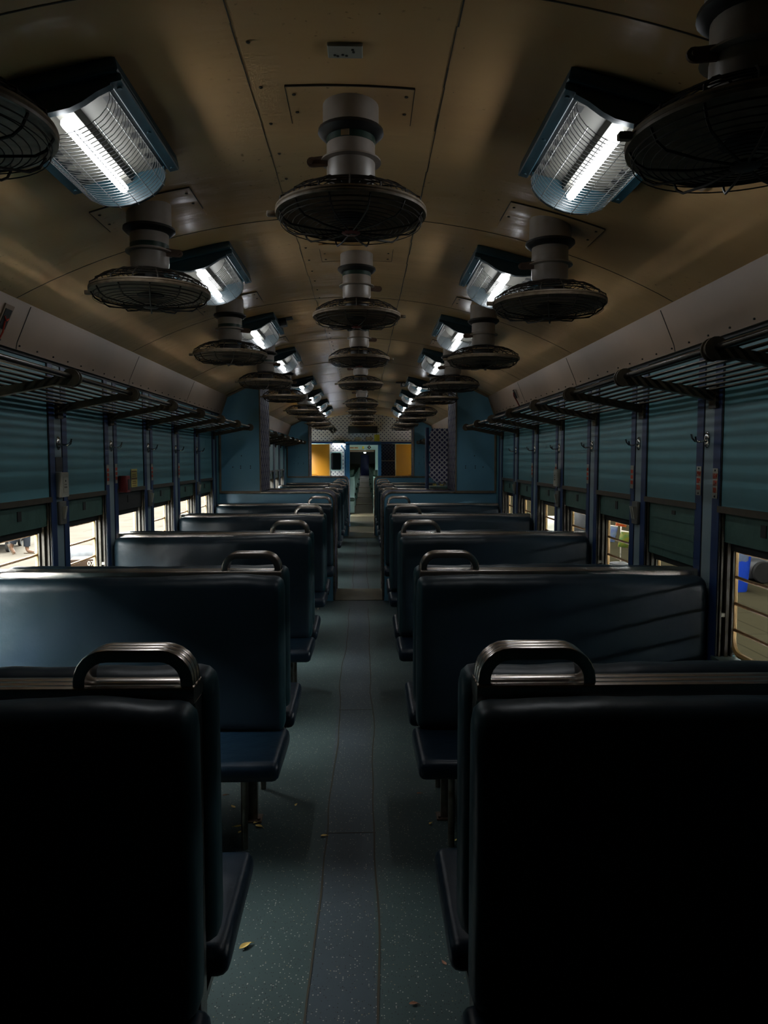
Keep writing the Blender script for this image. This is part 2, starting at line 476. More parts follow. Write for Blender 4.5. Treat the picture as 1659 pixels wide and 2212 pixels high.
trim(MB().bbox(-1.4, 1.4, Y4 + 0.02, YE - 0.1, 0, 0.006, 0.002).bbox(-0.42, 0.46, YE - 0.08, 18.85, 0, 0.012, 0.002), 'plate_dark')

# side walls with window openings
WIN1 = list(range(-1, 6))                    # gaps between pillars k and k+1, first compartment
def P2(j): return 8.46 + 0.745 * j
def side_wall(sg):
    mb = MB()
    def bx(y0, y1, z0, z1, xa=W, xb=1.50): mb.box(min(sg*xa, sg*xb), max(sg*xa, sg*xb), y0, y1, z0, z1)
    bx(Y0, Y4 + 0.12, 0, 0.70); bx(YE - 0.1, YE + 0.1, 0, 0.70); bx(Y0, Y4 + 0.12, 1.265, 2.3); bx(Y4 + 0.12, YE - 0.1, 1.85, 2.3); bx(YE - 0.1, YE + 0.1, 1.265, 2.3)
    edges = [Y0]
    for k in WIN1: edges += [PILL(k) + 0.09, PILL(k + 1) - 0.09]
    for j in range(7): edges += [P2(j) + 0.09, P2(j + 1) - 0.09]
    edges += [Y4 + 0.12, YE - 0.1, YE + 0.1]
    for i in range(0, len(edges), 2): bx(edges[i], edges[i + 1], 0.70, 1.265)
    return mb
struct(side_wall(-1).build('wall_left', 'panel'))
struct(side_wall(1).build('wall_right', 'panel'))
struct(MB().box(-1.56, 1.56, Y0 - 0.1, Y0, 0, 2.6).build('wall_rear', 'panel'))

# ceiling arc, outer roof and cornices
def arc(y0, y1, thick=0.05, x1=1.345, n=36):
    poly = []
    for i in range(n + 1):
        x = -x1 + 2 * x1 * i / n; poly.append((x, ceil_z(x)))
    for i in range(n, -1, -1):
        x = -x1 + 2 * x1 * i / n; poly.append((x, ceil_z(x) + thick))
    return MB().prism(poly, y0, y1, 'y')
struct(arc(Y0, YE + 0.1).build('ceiling', 'ceiling'))
for sg, nm in ((-1, 'left'), (1, 'right')):
    poly = [(sg*1.42, 1.925), (sg*1.398, 1.925), (sg*1.392, 1.955), (sg*1.33, 2.10), (sg*1.345, 2.17), (sg*1.43, 2.17)]
    mb = MB().prism(poly, Y0, YE, 'y')
    struct(mb.build('trim_cornice_' + nm, 'cornice'))
    mb = MB()          # black gap under the cornice and panel joints
    mb.box(min(sg*1.42, sg*1.412), max(sg*1.42, sg*1.412), Y0, Y1, 1.912, 1.926)
    for k in range(-2, 6, 2):
        yy = PILL(k) + 0.30
        mb.prism([(sg*1.3975, 1.926), (sg*1.3915, 1.955), (sg*1.3295, 2.10), (sg*1.3285, 2.099), (sg*1.3905, 1.954), (sg*1.3965, 1.925)], yy, yy + 0.005, 'y')
    for i in range(60):
        y = Y0 + i * 0.17
        mb.cyl((sg*1.393, y, 1.942), 0.004, -0.004, 0.004, 6, 'x')
    trim(mb, 'dark')

# ceiling seams with rivets
def ceil_patch(x0, x1, y0, y1, off=0.0012, th=0.001, n=None):
    n = n or max(2, int(abs(x1 - x0) / 0.08) + 1)
    poly = [(x0 + (x1 - x0) * i / n, ceil_z(x0 + (x1 - x0) * i / n) - off) for i in range(n + 1)]
    poly += [(p, q + off + 0.002) for p, q in reversed(poly)]
    return poly
random.seed(11)
for sx, wd in ((-0.232, 0.0022), (0.272, 0.004)):
    mb = MB(); y = Y0
    while y < YE:
        ln = random.uniform(0.08, 0.22); xx = sx + random.uniform(-0.002, 0.002)
        ww = wd * random.uniform(0.6, 1.3)
        mb.prism(ceil_patch(xx, xx + ww, y, y + ln), y, y + ln, 'y'); y += ln
    y = Y0
    while y < YE:
        mb.lathe([(0.0055, 0.001), (0.0045, -0.0015), (0.002, -0.0028)], (sx + 0.028, y, ceil_z(sx)), 8); y += 0.21
    trim(mb, 'seam')
for yy in (0.1, 1.58, 3.06, 4.55, 6.05, 7.45, 9.2, 10.7, 12.2, 13.7):
    mb = MB()
    mb.prism(ceil_patch(-1.33, 1.33, yy, yy + 0.005, n=40), yy, yy + 0.004, 'y')
    trim(mb, 'seam')

# window pillars with two navy strips (the setting)
def pillar(sg, y):
    mb = MB()
    for a, b in ((-0.1025, -0.045), (0.045, 0.1025)):
        mb.box(min(sg*W, sg*(W-0.007)), max(sg*W, sg*(W-0.007)), y + a, y + b, 0.05, 1.93)
    t = trim(mb, 'navy')
    c = MB().box(min(sg*W, sg*(W-0.003)), max(sg*W, sg*(W-0.003)), y - 0.0445, y + 0.0445, 0.05, 1.93).build('pillar_panel', 'pillar', t)
    g = MB()
    for a in (-0.108, -0.046, 0.0405, 0.1025):
        g.box(min(sg*W, sg*(W-0.0045)), max(sg*W, sg*(W-0.0045)), y + a, y + a + 0.0055, 0.05, 1.93)
    g.build('shadow_gap', 'dark', t)
    return t
for sg in (-1, 1):
    for k in range(-3, 7): pillar(sg, PILL(k))
    for j in range(0, 8): pillar(sg, P2(j))

# windows: green raised shutter, bronze strip, steel guides, ochre frame with bars
WN = [0]
def window(sg, ya, yb, drop=0.0, bars=True, dark=False):
    WN[0] += 1
    t = empty('window_%d' % WN[0], (sg * 1.49, (ya + yb) / 2, 0.98)); struct(t)
    ox, oy, oz = t.location
    h = (yb - ya) / 2
    def bld(mb, nm, mat):
        mb.v = [(x - ox, y, z - oz) for x, y, z in mb.v]
        return mb.build(nm, mat, t)
    def bx(mb, xa, xb, y0, y1, z0, z1): return mb.box(min(sg*xa, sg*xb), max(sg*xa, sg*xb), y0, y1, z0, z1)
    bld(bx(MB(), 1.412, 1.425, -h, h, 1.262, 1.287), 'bottom_strip', 'bronze')
    sh = MB()
    z0 = 1.150 - drop
    bx(sh, 1.434, 1.447, -h + 0.004, h - 0.004, z0, 1.262)
    if drop > 0:
        for q in range(3):
            bx(sh, 1.429, 1.434, -h + 0.05, h - 0.05, z0 + 0.035 + q * 0.07, z0 + 0.06 + q * 0.07)
    s = bld(sh, 'shutter', 'dark' if dark else 'green')
    n = MB(); bx(n, 1.4305, 1.4345, -0.035, 0.0, 1.195, 1.238)
    bld(n, 'shutter_catch', 'dark')
    bld(bx(MB(), 1.459, 1.470, -h + 0.004, h - 0.004, 1.118 - drop, 1.262), 'inner_shutter', 'dark')
    for e in (-1, 1):
        g = MB()
        yj = e * h
        for xa in (1.425, 1.448, 1.4535, 1.471):
            bx(g, xa, xa + 0.006, min(yj, yj - e * 0.024), max(yj, yj - e * 0.024), 0.705, 1.262)
        bld(g, 'guide', 'channel')
        g = MB(); bx(g, 1.431, 1.4535, min(yj - e*0.003, yj - e * 0.020), max(yj - e*0.003, yj - e * 0.020), 0.86, 0.875)
        bld(g, 'guide_stop', 'plate')
    jl = MB()
    for e in (-1, 1): bx(jl, 1.424, 1.502, min(e*h, e*(h - 0.0025)), max(e*h, e*(h - 0.0025)), 0.706, 1.262)
    bld(jl, 'jamb_liner', 'jamb')
    bld(bx(MB(), 1.405, 1.485, -h, h, 0.69, 0.706), 'sill', 'sill')
    # ochre outer frame with rounded lower corners
    fr = []
    a = h - 0.012; r = 0.055
    path = [(-a, 1.262)]
    for i in range(7):
        th = PI + i * PI / 12
        path.append((-a + r + r * math.cos(th), 0.72 + r + r * math.sin(th)))
    for i in range(7):
        th = 1.5 * PI + i * PI / 12
        path.append((a - r + r * math.cos(th), 0.72 + r + r * math.sin(th)))
    path.append((a, 1.262))
    bld(MB().tube([(sg * 1.487, p, q) for p, q in path], 0.011, 6), 'frame', 'ochre')
    if bars:
        for zz in (0.81, 0.912, 1.014, 1.116):
            bld(MB().tube([(sg*1.486, -a, zz), (sg*1.486, -a + 0.02, zz), (sg*1.494, -a + 0.07, zz - 0.004), (sg*1.494, a - 0.07, zz - 0.004), (sg*1.486, a - 0.02, zz), (sg*1.486, a, zz)], 0.0065, 8), 'window_bar', 'rust_bar')
    return t
for k in range(-1, 6):
    window(1, PILL(k) + 0.09, PILL(k + 1) - 0.09, drop=0.13 if k == 0 else 0.0)
for k in range(0, 6):
    window(-1, PILL(k) + 0.09, PILL(k + 1) - 0.09, bars=(k != 2), dark=(k == 2))
for j in range(7):
    window(-1, P2(j) + 0.09, P2(j + 1) - 0.09)
    window(1, P2(j) + 0.09, P2(j + 1) - 0.09)

# partition blocks across the coach: upper blue box, low wall, lattice laminate towards the aisle
def partition_block(sg, ya, yb, nm):
    pts = []
    x = XB
    poly = [(sg*XB, 1.135), (sg*XB, ceil_z(XB) - 0.002)]
    for i in range(1, 9):
        x = XB + (1.335 - XB) * i / 8; poly.append((sg*x, ceil_z(x) - 0.002))
    poly += [(sg*1.335, 2.088), (sg*1.39, 1.955), (sg*1.395, 1.92), (sg*1.419, 1.92), (sg*1.419, 1.135)]
    if sg < 0: poly = poly[::-1]
    b = struct(MB().prism(poly, ya, yb, 'y').build('wall_partition_' + nm, 'partition'))
    def part(mb, name, mat): return mb.build(name, mat, b)
    lo = [(sg*1.419, 0.0), (sg*XL, 0.0), (sg*XL, 1.03)]
    for i in range(7):
        th = i * PI / 12
        lo.append((sg*(XL + 0.09 - 0.09*math.cos(th)), 1.03 + 0.09*math.sin(th)))
    lo += [(sg*1.419, 1.12)]
    part(MB().prism(lo, ya, yb, 'y'), 'low_wall', 'partition')
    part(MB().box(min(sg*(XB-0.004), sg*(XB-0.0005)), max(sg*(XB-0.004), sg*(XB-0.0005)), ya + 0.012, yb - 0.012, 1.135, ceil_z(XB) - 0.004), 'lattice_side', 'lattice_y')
    t = []
    for i in range(7):
        th = i * PI / 12
        t.append((sg*(XL - 0.004 + 0.094 - 0.094*math.cos(th)), 1.03 + 0.094*math.sin(th)))
    pr = [(sg*(XL - 0.004), 0.02)] + t + [(sg*1.0, 1.124), (sg*1.0, 1.1205), (sg*(XL+0.09), 1.1205)]
    inner = []
    for i in range(6, -1, -1):
        th = i * PI / 12
        inner.append((sg*(XL - 0.0005 + 0.0905 - 0.0905*math.cos(th)), 1.03 + 0.0905*math.sin(th)))
    pr = pr[:-1] + inner + [(sg*(XL - 0.0005), 0.02)]
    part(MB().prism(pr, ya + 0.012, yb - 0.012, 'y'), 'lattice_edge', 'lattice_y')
    for yy in (ya, yb):
        path = [(sg*(XL-0.004), yy, 0.01), (sg*(XL-0.004), yy, 1.03)] + [(u, yy, v) for u, v in t] + [(sg*1.40, yy, 1.124)]
        part(MB().tube(path, 0.011, 6), 'edge_profile', 'steel_dull')
        part(MB().box(min(sg*(XB-0.006), sg*(XB+0.008)), max(sg*(XB-0.006), sg*(XB+0.008)), yy - 0.006, yy + 0.006, 1.13, ceil_z(XB) - 0.004), 'corner_strip', 'trim')
    part(MB().box(min(sg*XB, sg*1.415), max(sg*XB, sg*1.415), ya - 0.012, ya + 0.001, 1.118, 1.142), 'trim_strip', 'trim')
    c = MB()
    edge = [(sg*x_, z_) for x_, z_ in [(XB + (1.335 - XB) * i / 8, ceil_z(XB + (1.335 - XB) * i / 8) - 0.012) for i in range(9)] + [(1.385, 1.95), (1.405, 1.90), (1.41, 1.14)]]
    c.tube([(x_, ya - 0.002, z_) for x_, z_ in edge], 0.012, 6)
    part(c, 'edge_bead', 'trim')
    h = MB()
    for hx, hz in ((1.20, 1.395), (1.20, 1.375), (1.19, 1.50), (1.10, 1.395), (1.10, 1.375), (1.28, 1.385)):
        h.cyl((sg*hx, ya - 0.001, hz), 0.006, -0.002, 0.002, 8, 'y')
    part(h, 'screw_holes', 'dark')
    return b
partition_block(-1, Y1, Y2, 'near_left'); partition_block(1, Y1, Y2, 'near_right')
partition_block(-1, Y3, Y4, 'far_left'); partition_block(1, Y3, Y4, 'far_right')

# end wall: dotted laminate over the door line, blue door frame, gangway
ew = MB()
ew.prism([(-1.42, 1.83), (1.42, 1.83), (1.42, 2.09)] + [(1.3 - 2.6*i/24, ceil_z(1.3 - 2.6*i/24) + 0.01) for i in range(25)] + [(-1.42, 2.09)], YE, YE + 0.06, 'y')
struct(ew.build('wall_end', 'dots'))
struct(MB().box(-0.69, -0.345, YE, YE + 0.06, 0, 1.80).build('wall_end_left', 'dots'))
struct(MB().box(0.42, 0.73, YE + 0.25, YE + 0.31, 0, 1.80).build('wall_end_right', 'lattice_shaded'))
trim(MB().box(-1.42, 1.42, YE - 0.03, YE + 0.06, 1.80, 1.84), 'navy')
trim(MB().box(0.42, 0.73, YE + 0.17, YE + 0.25, 1.42, 1.44), 'trim')
t = trim(MB().box(-0.345, -0.262, YE - 0.05, YE + 0.3, 0, 1.80).box(0.352, 0.42, YE - 0.05, YE + 0.3, 0, 1.80).box(-0.345, 0.42, YE - 0.05, YE + 0.3, 1.775, 1.845), 'blueframe')
def yellow_door(n, x0, x1, sgn):
    d = empty('door_%d' % n, ((x0 + x1) / 2, YE, 0)); struct(d)
    h = (x1 - x0) / 2
    MB().bbox(-h, h, -0.02, 0.05, 0, 1.79, 0.01).build('door_leaf', 'yellow_door', d)
    MB().tube([(-0.10, -0.022, 1.10), (-0.10, -0.06, 1.12), (-0.06, -0.06, 1.145), (0.06, -0.06, 1.145), (0.10, -0.06, 1.12), (0.10, -0.022, 1.10)], 0.01, 8).build('door_handle', 'yellow_door', d)
    MB().box(-h - 0.012, -h + 0.004, -0.026, 0.055, 0, 1.79).box(h - 0.004, h + 0.012, -0.026, 0.055, 0, 1.79).build('door_edge', 'ochre', d)
    return d
yellow_door(1, -1.40, -0.70, 1)
yellow_door(2, 0.74, 1.40, -1)
# gangway tunnel and vestibule of the next coach
struct(MB().box(-0.62, -0.42, YE + 0.06, 17.3, 0, 2.0).build('wall_gangway_left', 'dark'))
struct(MB().box(0.46, 0.66, YE + 0.31, 17.3, 0, 2.0).build('wall_gangway_right', 'dark'))
struct(MB().box(-1.56, 1.56, YE + 0.1, 19.5, 2.2, 2.3).build('ceiling_gangway', 'dark'))

# ---- next coach, seen down the aisle
YN0, YN1 = 19.5, 67.0
struct(MB().box(-1.56, 1.56, 19.9, YN1, -0.08, 0).build('floor_next_coach', 'floor_next'))
def far_wall(sg):
    mb = MB()
    def bx(y0, y1, z0, z1): mb.box(min(sg*1.42, sg*1.5), max(sg*1.42, sg*1.5), y0, y1, z0, z1)
    bx(YN0, YN1, 0, 0.8); bx(YN0, YN1, 1.12, 2.2)
    y = YN0
    while y < YN1:
        bx(y, min(y + 1.0, YN1), 0.8, 1.12); y += 1.5
    return mb
struct(far_wall(-1).build('wall_next_coach_left', 'tealwall'))
struct(far_wall(1).build('wall_next_coach_right', 'tealwall'))
struct(MB().box(-1.56, 1.56, YN0, YN1, 2.2, 2.3).build('ceiling_next_coach', 'ceiling'))
hd = MB().box(-0.62, 0.66, 19.4, 19.5, 1.69, 2.2).box(-1.56, -0.36, 19.4, 19.5, 0, 2.2).box(0.45, 1.56, 19.4, 19.5, 0, 2.2)
struct(MB().box(-0.62, 0.66, 19.4, 19.46, 1.71, 1.86).build('wall_next_coach_header', 'tealwall'))
struct(MB().box(-1.5, -0.42, 19.4, 19.46, 0, 2.2).build('wall_next_coach_front', 'tealwall'))
struct(MB().box(0.345, 1.5, 19.9, 19.96, 1.18, 2.2).build('wall_next_coach_side', 'tealwall'))
trim(MB().box(-0.42, 0.30, 19.36, 19.4, 1.655, 1.70), 'trim')
struct(MB().box(-1.5, 1.5, YN1, YN1 + 0.1, 0, 2.2).build('wall_next_coach_far', 'dark'))
d = empty('door_3', (0.065, YN1 - 0.08, 0)); struct(d)
MB().bbox(-0.36, 0.36, -0.03, 0.03, 0.0, 1.85, 0.01).build('door_leaf', 'bluedoor', d)
for yy in (24, 28.5, 32, 38, 46, 56):
    trim(MB().box(-0.3, 0.42, yy, yy + 0.35, 0, 0.012), 'threshold')

# ================================================================ PLATFORMS (the outside)
struct(MB().box(-30, -1.85, -16, 75, -0.6, -0.40).build('ground_left_platform', 'platform_l'))
struct(MB().box(1.85, 13, -16, 75, -0.6, -0.40).build('ground_right_platform', 'platform_r'))
struct(MB().box(-1.85, 1.85, -16, 75, -1.6, -1.5).build('ground_track', 'dark'))
struct(MB().box(-15.5, -15, -30, 90, -0.4, 8.6).build('wall_sky_blocker_left', 'blocker_dark'))  # unseen wall added to cut off the low sky on the left
struct(MB().box(10.5, 10.8, -16, 75, -0.4, 2.7).box(10.5, 10.8, -16, 75, 3.15, 4.6).build('wall_station', 'bldg'))  # high slot added to let low skylight onto the right bench ends
struct(MB().box(10.42, 10.5, -6, 75, 0.15, 0.8).build('trim_station_dado', 'bldg_green'))
struct(MB().box(1.7, 11, -16.3, -16, -0.6, 4.1).build('wall_sky_blocker_end', 'blocker_grey'))  # unseen wall added to shut out bright sky at the platform's end
struct(MB().box(1.75, 11, -16, 75, 3.9, 4.1).build('roof_sky_blocker_right', 'blocker_grey'))  # unseen roof added to keep the right side dim
struct(MB().box(-1.58, 1.58, Y0 - 0.1, YE + 0.2, 2.6, 2.7).box(-1.60, -1.56, Y0, YE, 2.2, 2.7).box(1.56, 1.60, Y0, YE, 2.2, 2.7).build('roof_coach', 'dark'))
# daylight portals in the window openings help the renderer find the sky
def portal(sg, y, ly):
    l = bpy.data.lights.new('window_daylight', 'AREA'); l.shape = 'RECTANGLE'; l.size = 0.44; l.size_y = ly
    l.cycles.is_portal = True
    o = bpy.data.objects.new('window_daylight', l); COL.objects.link(o)
    o.location = (sg*1.60, y, 0.93); o.rotation_euler = (0, sg * PI / 2, 0)
for k in WIN1:
    for sg in (-1, 1): portal(sg, PILL(k) + 0.3725, 0.56)
for j in range(7):
    for sg in (-1, 1): portal(sg, P2(j) + 0.3725, 0.56)

# ================================================================ BENCHES
def rr_section(y0, y1, z0, z1, r, n=5):
    pts = []
    for (cy, cz, a0) in ((y1 - r, z0 + r, -PI/2), (y1 - r, z1 - r, 0), (y0 + r, z1 - r, PI/2), (y0 + r, z0 + r, PI)):
        for i in range(n + 1):
            a = a0 + i * PI / 2 / n; pts.append((cy + r*math.cos(a), cz + r*math.sin(a)))
    return pts
def cushion(x0, x1, y0, y1, z0, z1, r, seed, wob=0.006, stations=30, tilt=0.0, sag=0.0):
    base = rr_section(y0, y1, z0, z1, r)
    # subdivide the long sides
    dense = []
    for i, p in enumerate(base):
        q = base[(i+1) % len(base)]; dense.append(p)
        L = math.hypot(q[0]-p[0], q[1]-p[1])
        if L > 0.08:
            k = int(L / 0.06)
            for t in range(1, k): dense.append((p[0]+(q[0]-p[0])*t/k, p[1]+(q[1]-p[1])*t/k))
    cy, cz = (y0+y1)/2, (z0+z1)/2
    rings = []
    ee = r * 0.8
    xs = [x0, x0 + ee*0.15, x0 + ee*0.5, x0 + ee]
    for i in range(1, stations): xs.append(x0 + ee + (x1 - x0 - 2*ee) * i / stations)
    xs += [x1 - ee, x1 - ee*0.5, x1 - ee*0.15, x1]
    for x in xs:
        de = min(x - x0, x1 - x)
        ins = 0.0
        if de < ee: ins = ee * (1 - math.sqrt(max(0, 1 - (1 - de/ee)**2))) * 0.8
        ring = []
        for (y, z) in dense:
            dy, dz = y - cy, z - cz
            sy = max(0.05, 1 - ins / max(1e-4, (y1-y0)/2)); sz = max(0.05, 1 - ins / max(1e-4, (z1-z0)/2))
            p = Vector((x, cy + dy*sy, cz + dz*sz))
            nv = noise.noise(Vector((p.x*3.0 + seed, p.y*4.0, p.z*4.0 + seed*2)))
            n2 = noise.noise(Vector((p.x*11.0 + seed, p.y*9.0, p.z*7.0)))
            d = wob * nv + wob * 0.35 * n2
            L = math.hypot(dy, dz) or 1
            p.y += d * dy / L * 1.2; p.z += d * dz / L
            p.z += tilt * (y - cy) - sag * math.sin(PI * (x - x0) / (x1 - x0)) * (1 if dz > 0 else 0.2)
            ring.append(p)
        rings.append(ring)
    return MB().sweep(rings)
def ridged(wd, h, n=3):          # cross-section of the three-ridged steel rail: (across, up)
    pts = [(-wd/2, 0), (wd/2, 0)]
    top = []
    rr = wd / n / 2
    for k in range(n):
        c = wd/2 - rr - k*2*rr
        for i in range(6):
            a = i * PI / 5
            top.append((c + rr*math.cos(a)*0.98, h - rr*0.6 + rr*0.6*math.sin(a)))
    return pts + top
def bench(sg, kind, seed):
    """kind: 'double' or 'single' (only the half towards the camera)"""
    R0 = 0.84
    root = empty('bench_seat', (sg*R0, 0, 0))
    xa = 0.268 if sg < 0 else 0.285
    xe = 1.405
    def add(mb, nm, mat):
        mb.v = [(x - R0, y, z) for x, y, z in mb.v]
        if sg < 0: mb.mirror()
        o = mb.build(nm, mat, root)
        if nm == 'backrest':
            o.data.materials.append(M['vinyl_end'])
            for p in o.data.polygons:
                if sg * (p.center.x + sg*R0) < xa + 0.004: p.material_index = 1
        return o
    prof = ridged(0.08, 0.034)
    add(MB().sweep([[(x, y, 0.99 + z) for y, z in prof] for x in (xa, xe)]), 'top_rail', 'steel')
    # end post under the rail
    add(MB().bbox(xa, xa + 0.03, -0.03, 0.03, 0.30, 0.992, 0.003).box(xa+0.002, xa+0.03, -0.26, 0.26 if kind == 'double' else 0.03, 0.325, 0.345), 'end_post', 'steel')
    # grab handle
    hp = ridged(0.066, 0.026)
    path = []
    x0, x1, zt = xa + 0.014, xa + 0.226, 1.084; rad = 0.055
    path.append(((x0, 1.018), (1, 0)))
    path.append(((x0, zt - rad), (1, 0)))
    for i in range(1, 7):
        th = PI - i * PI / 12
        path.append(((x0 + rad + rad*math.cos(th), zt - rad + rad*math.sin(th)), (-math.cos(th), -math.sin(th))))
    path.append(((x1 - rad, zt), (0, -1)))
    for i in range(1, 7):
        th = PI/2 - i * PI / 12
        path.append(((x1 - rad + rad*math.cos(th), zt - rad + rad*math.sin(th)), (-math.cos(th), -math.sin(th))))
    path.append(((x1, 1.018), (-1, 0)))
    rings = []
    for (px, pz), (nx, nz) in path:
        rings.append([(px - nx*(hh - 0.013), y, pz - nz*(hh - 0.013)) for y, hh in hp])
    add(MB().sweep(rings), 'grab_handle', 'steel')
    sides = (-1, 1) if kind == 'double' else (-1,)
    for s in sides:
        ya, yb = (-0.152, -0.040) if s < 0 else (0.040, 0.150)
        top = 1.012 if s < 0 else 1.024
        add(cushion(xa - 0.018, xe, ya, yb, 0.40 if s < 0 else 0.43, top, 0.048, seed + s, 0.013), 'backrest', 'vinyl')
        ya, yb = (-0.485, -0.075) if s < 0 else (0.075, 0.475)
        add(cushion(xa - 0.034, xe, ya, yb, 0.342, 0.415, 0.03, seed + 5 + s, 0.006, tilt=-0.05*s*-1, sag=0.004), 'seat', 'vinyl_seat')
        for lx in (0.39, 1.18):
            fl = MB().cyl((lx, s*0.255, 0), 0.0125, 0.0, 0.345, 12)
            fl.lathe([(0.026, 0.345), (0.026, 0.30), (0.014, 0.285)], (lx, s*0.255, 0), 12)
            leg = add(fl, 'leg', 'steel_dull')
    for lx in (0.39, 1.18):
        leg = add(MB().bbox(lx - 0.017, lx + 0.017, -0.045, -0.011, 0.0, 0.40, 0.003).box(lx + 0.02, lx + 0.028, -0.04, -0.015, 0.0, 0.40), 'centre_leg', 'steel_dull')
        fp = MB().bbox(lx - 0.035, lx + 0.035, -0.06, 0.005, 0.0, 0.008, 0.002)
        for bxx in (-0.024, 0.024): fp.cyl((lx + bxx, -0.05, 0), 0.006, 0.008, 0.016, 6)
        add(fp, 'foot_plate', 'fanrust')
    if kind == 'single':
        add(MB().box(xa + 0.02, xe, 0.0, 0.03, 0.40, 0.99), 'back_board', 'dark')
    return root
ROWS = [(1.46, 'double'), (2.965, 'double'), (4.475, 'double'), (5.985, 'double'), (7.43, 'single')]
ROWS2 = [(9.72, 'double'), (11.22, 'double'), (12.72, 'double'), (13.98, 'single')]
side_nm = {-1: 'left', 1: 'right'}
PLACE = ['nearest the camera', 'second from the camera', 'third from the camera', 'fourth from the camera', 'backed against the first blue partition']
PLACE2 = ['first beyond the partition', 'second beyond the partition', 'third beyond the partition', 'backed against the far partition']
for sg in (-1, 1):
    protos = {}
    for rows, places in ((ROWS, PLACE), (ROWS2, PLACE2)):
        for i, (y, kind) in enumerate(rows):
            if kind not in protos: protos[kind] = b = bench(sg, kind, 2.0 + sg)
            else: b = copy_tree(protos[kind])
            b.location = (sg*0.84, y, 0)
            tag(b, 'navy vinyl bench with steel handle, %s of aisle, %s' % (side_nm[sg], places[i]), 'bench', 'navy bench seats along the %s side' % side_nm[sg])

# ================================================================ LUGGAGE RACKS
def rack(sg, ya, yb, ys, label, group):
    ox, oy, oz = sg*1.23, (ya+yb)/2, 1.74
    root = empty('luggage_rack', (ox, oy, oz))
    tag(root, label, 'luggage rack', group)
    def add(mb, nm, mat):
        mb.v = [(x - 1.23, y - oy, z - oz) for x, y, z in mb.v]
        if sg < 0: mb.mirror()
        return mb.build(nm, mat, root)
    dx, dz = 1.055, 1.776
    wx, wz = 1.416, 1.705
    def outline(grow=0.0):
        pts = []
        r = 0.034 + grow
        ang = math.atan2(wz - dz, wx - dx)
        for i in range(13):
            a = ang + PI*0.28 + i * (2*PI - PI*0.56) / 12
            pts.append((dx + r*math.cos(a), dz + r*math.sin(a)))
        nx, nz = -math.sin(ang), math.cos(ang)
        pts += [(dx + 0.07 - nx*0.017, dz - 0.012 - nz*0.017), (wx - nx*0.018, wz - nz*0.018), (wx + nx*0.018, wz + nz*0.018), (dx + 0.07 + nx*0.012, dz - 0.012 + nz*0.012)]
        return pts
    for y in ys:
        mb = MB().prism(outline(), y - 0.016, y - 0.010, 'y').prism(outline(), y + 0.010, y + 0.016, 'y')
        mb.prism(outline(-0.006), y - 0.010, y + 0.010, 'y')
        mb.box(1.400, 1.4115, y - 0.03, y + 0.03, 1.66, 1.75)
        add(mb, 'bracket', 'rackarm')
    add(MB().tube([(dx + 0.004, ya, dz + 0.004), (dx + 0.004, yb, dz + 0.004)], 0.0115, 10), 'front_rail', 'rackrod')
    add(MB().tube([(dx + 0.026, ya, dz + 0.016), (dx + 0.026, yb, dz + 0.016)], 0.006, 8), 'front_rod', 'rackrod')
    for i in range(8):
        t = (i + 1.5) / 9.0
        x = dx + (wx - dx) * t; z = dz + (wz - dz) * t + 0.022
        add(MB().tube([(x, ya, z), (x, yb, z)], 0.0058, 8), 'rod', 'rackrod')
    return root
BR = [2.10 + 0.736*k for k in range(-3, 8)]
rack(-1, Y0 + 0.02, 7.40, [y + 0.06 for y in BR], 'tubular luggage rack over the left windows this side of the blue partition', 'luggage racks')
rack(1, Y0 + 0.02, 7.40, BR, 'tubular luggage rack over the right windows this side of the blue partition', 'luggage racks')
BR2 = [8.6 + 0.745*k for k in range(8)]
rack(-1, 8.32, 14.1, BR2, 'tubular luggage rack over the left windows beyond the blue partition', 'luggage racks')
rack(1, 8.32, 14.1, BR2, 'tubular luggage rack over the right windows beyond the blue partition', 'luggage racks')

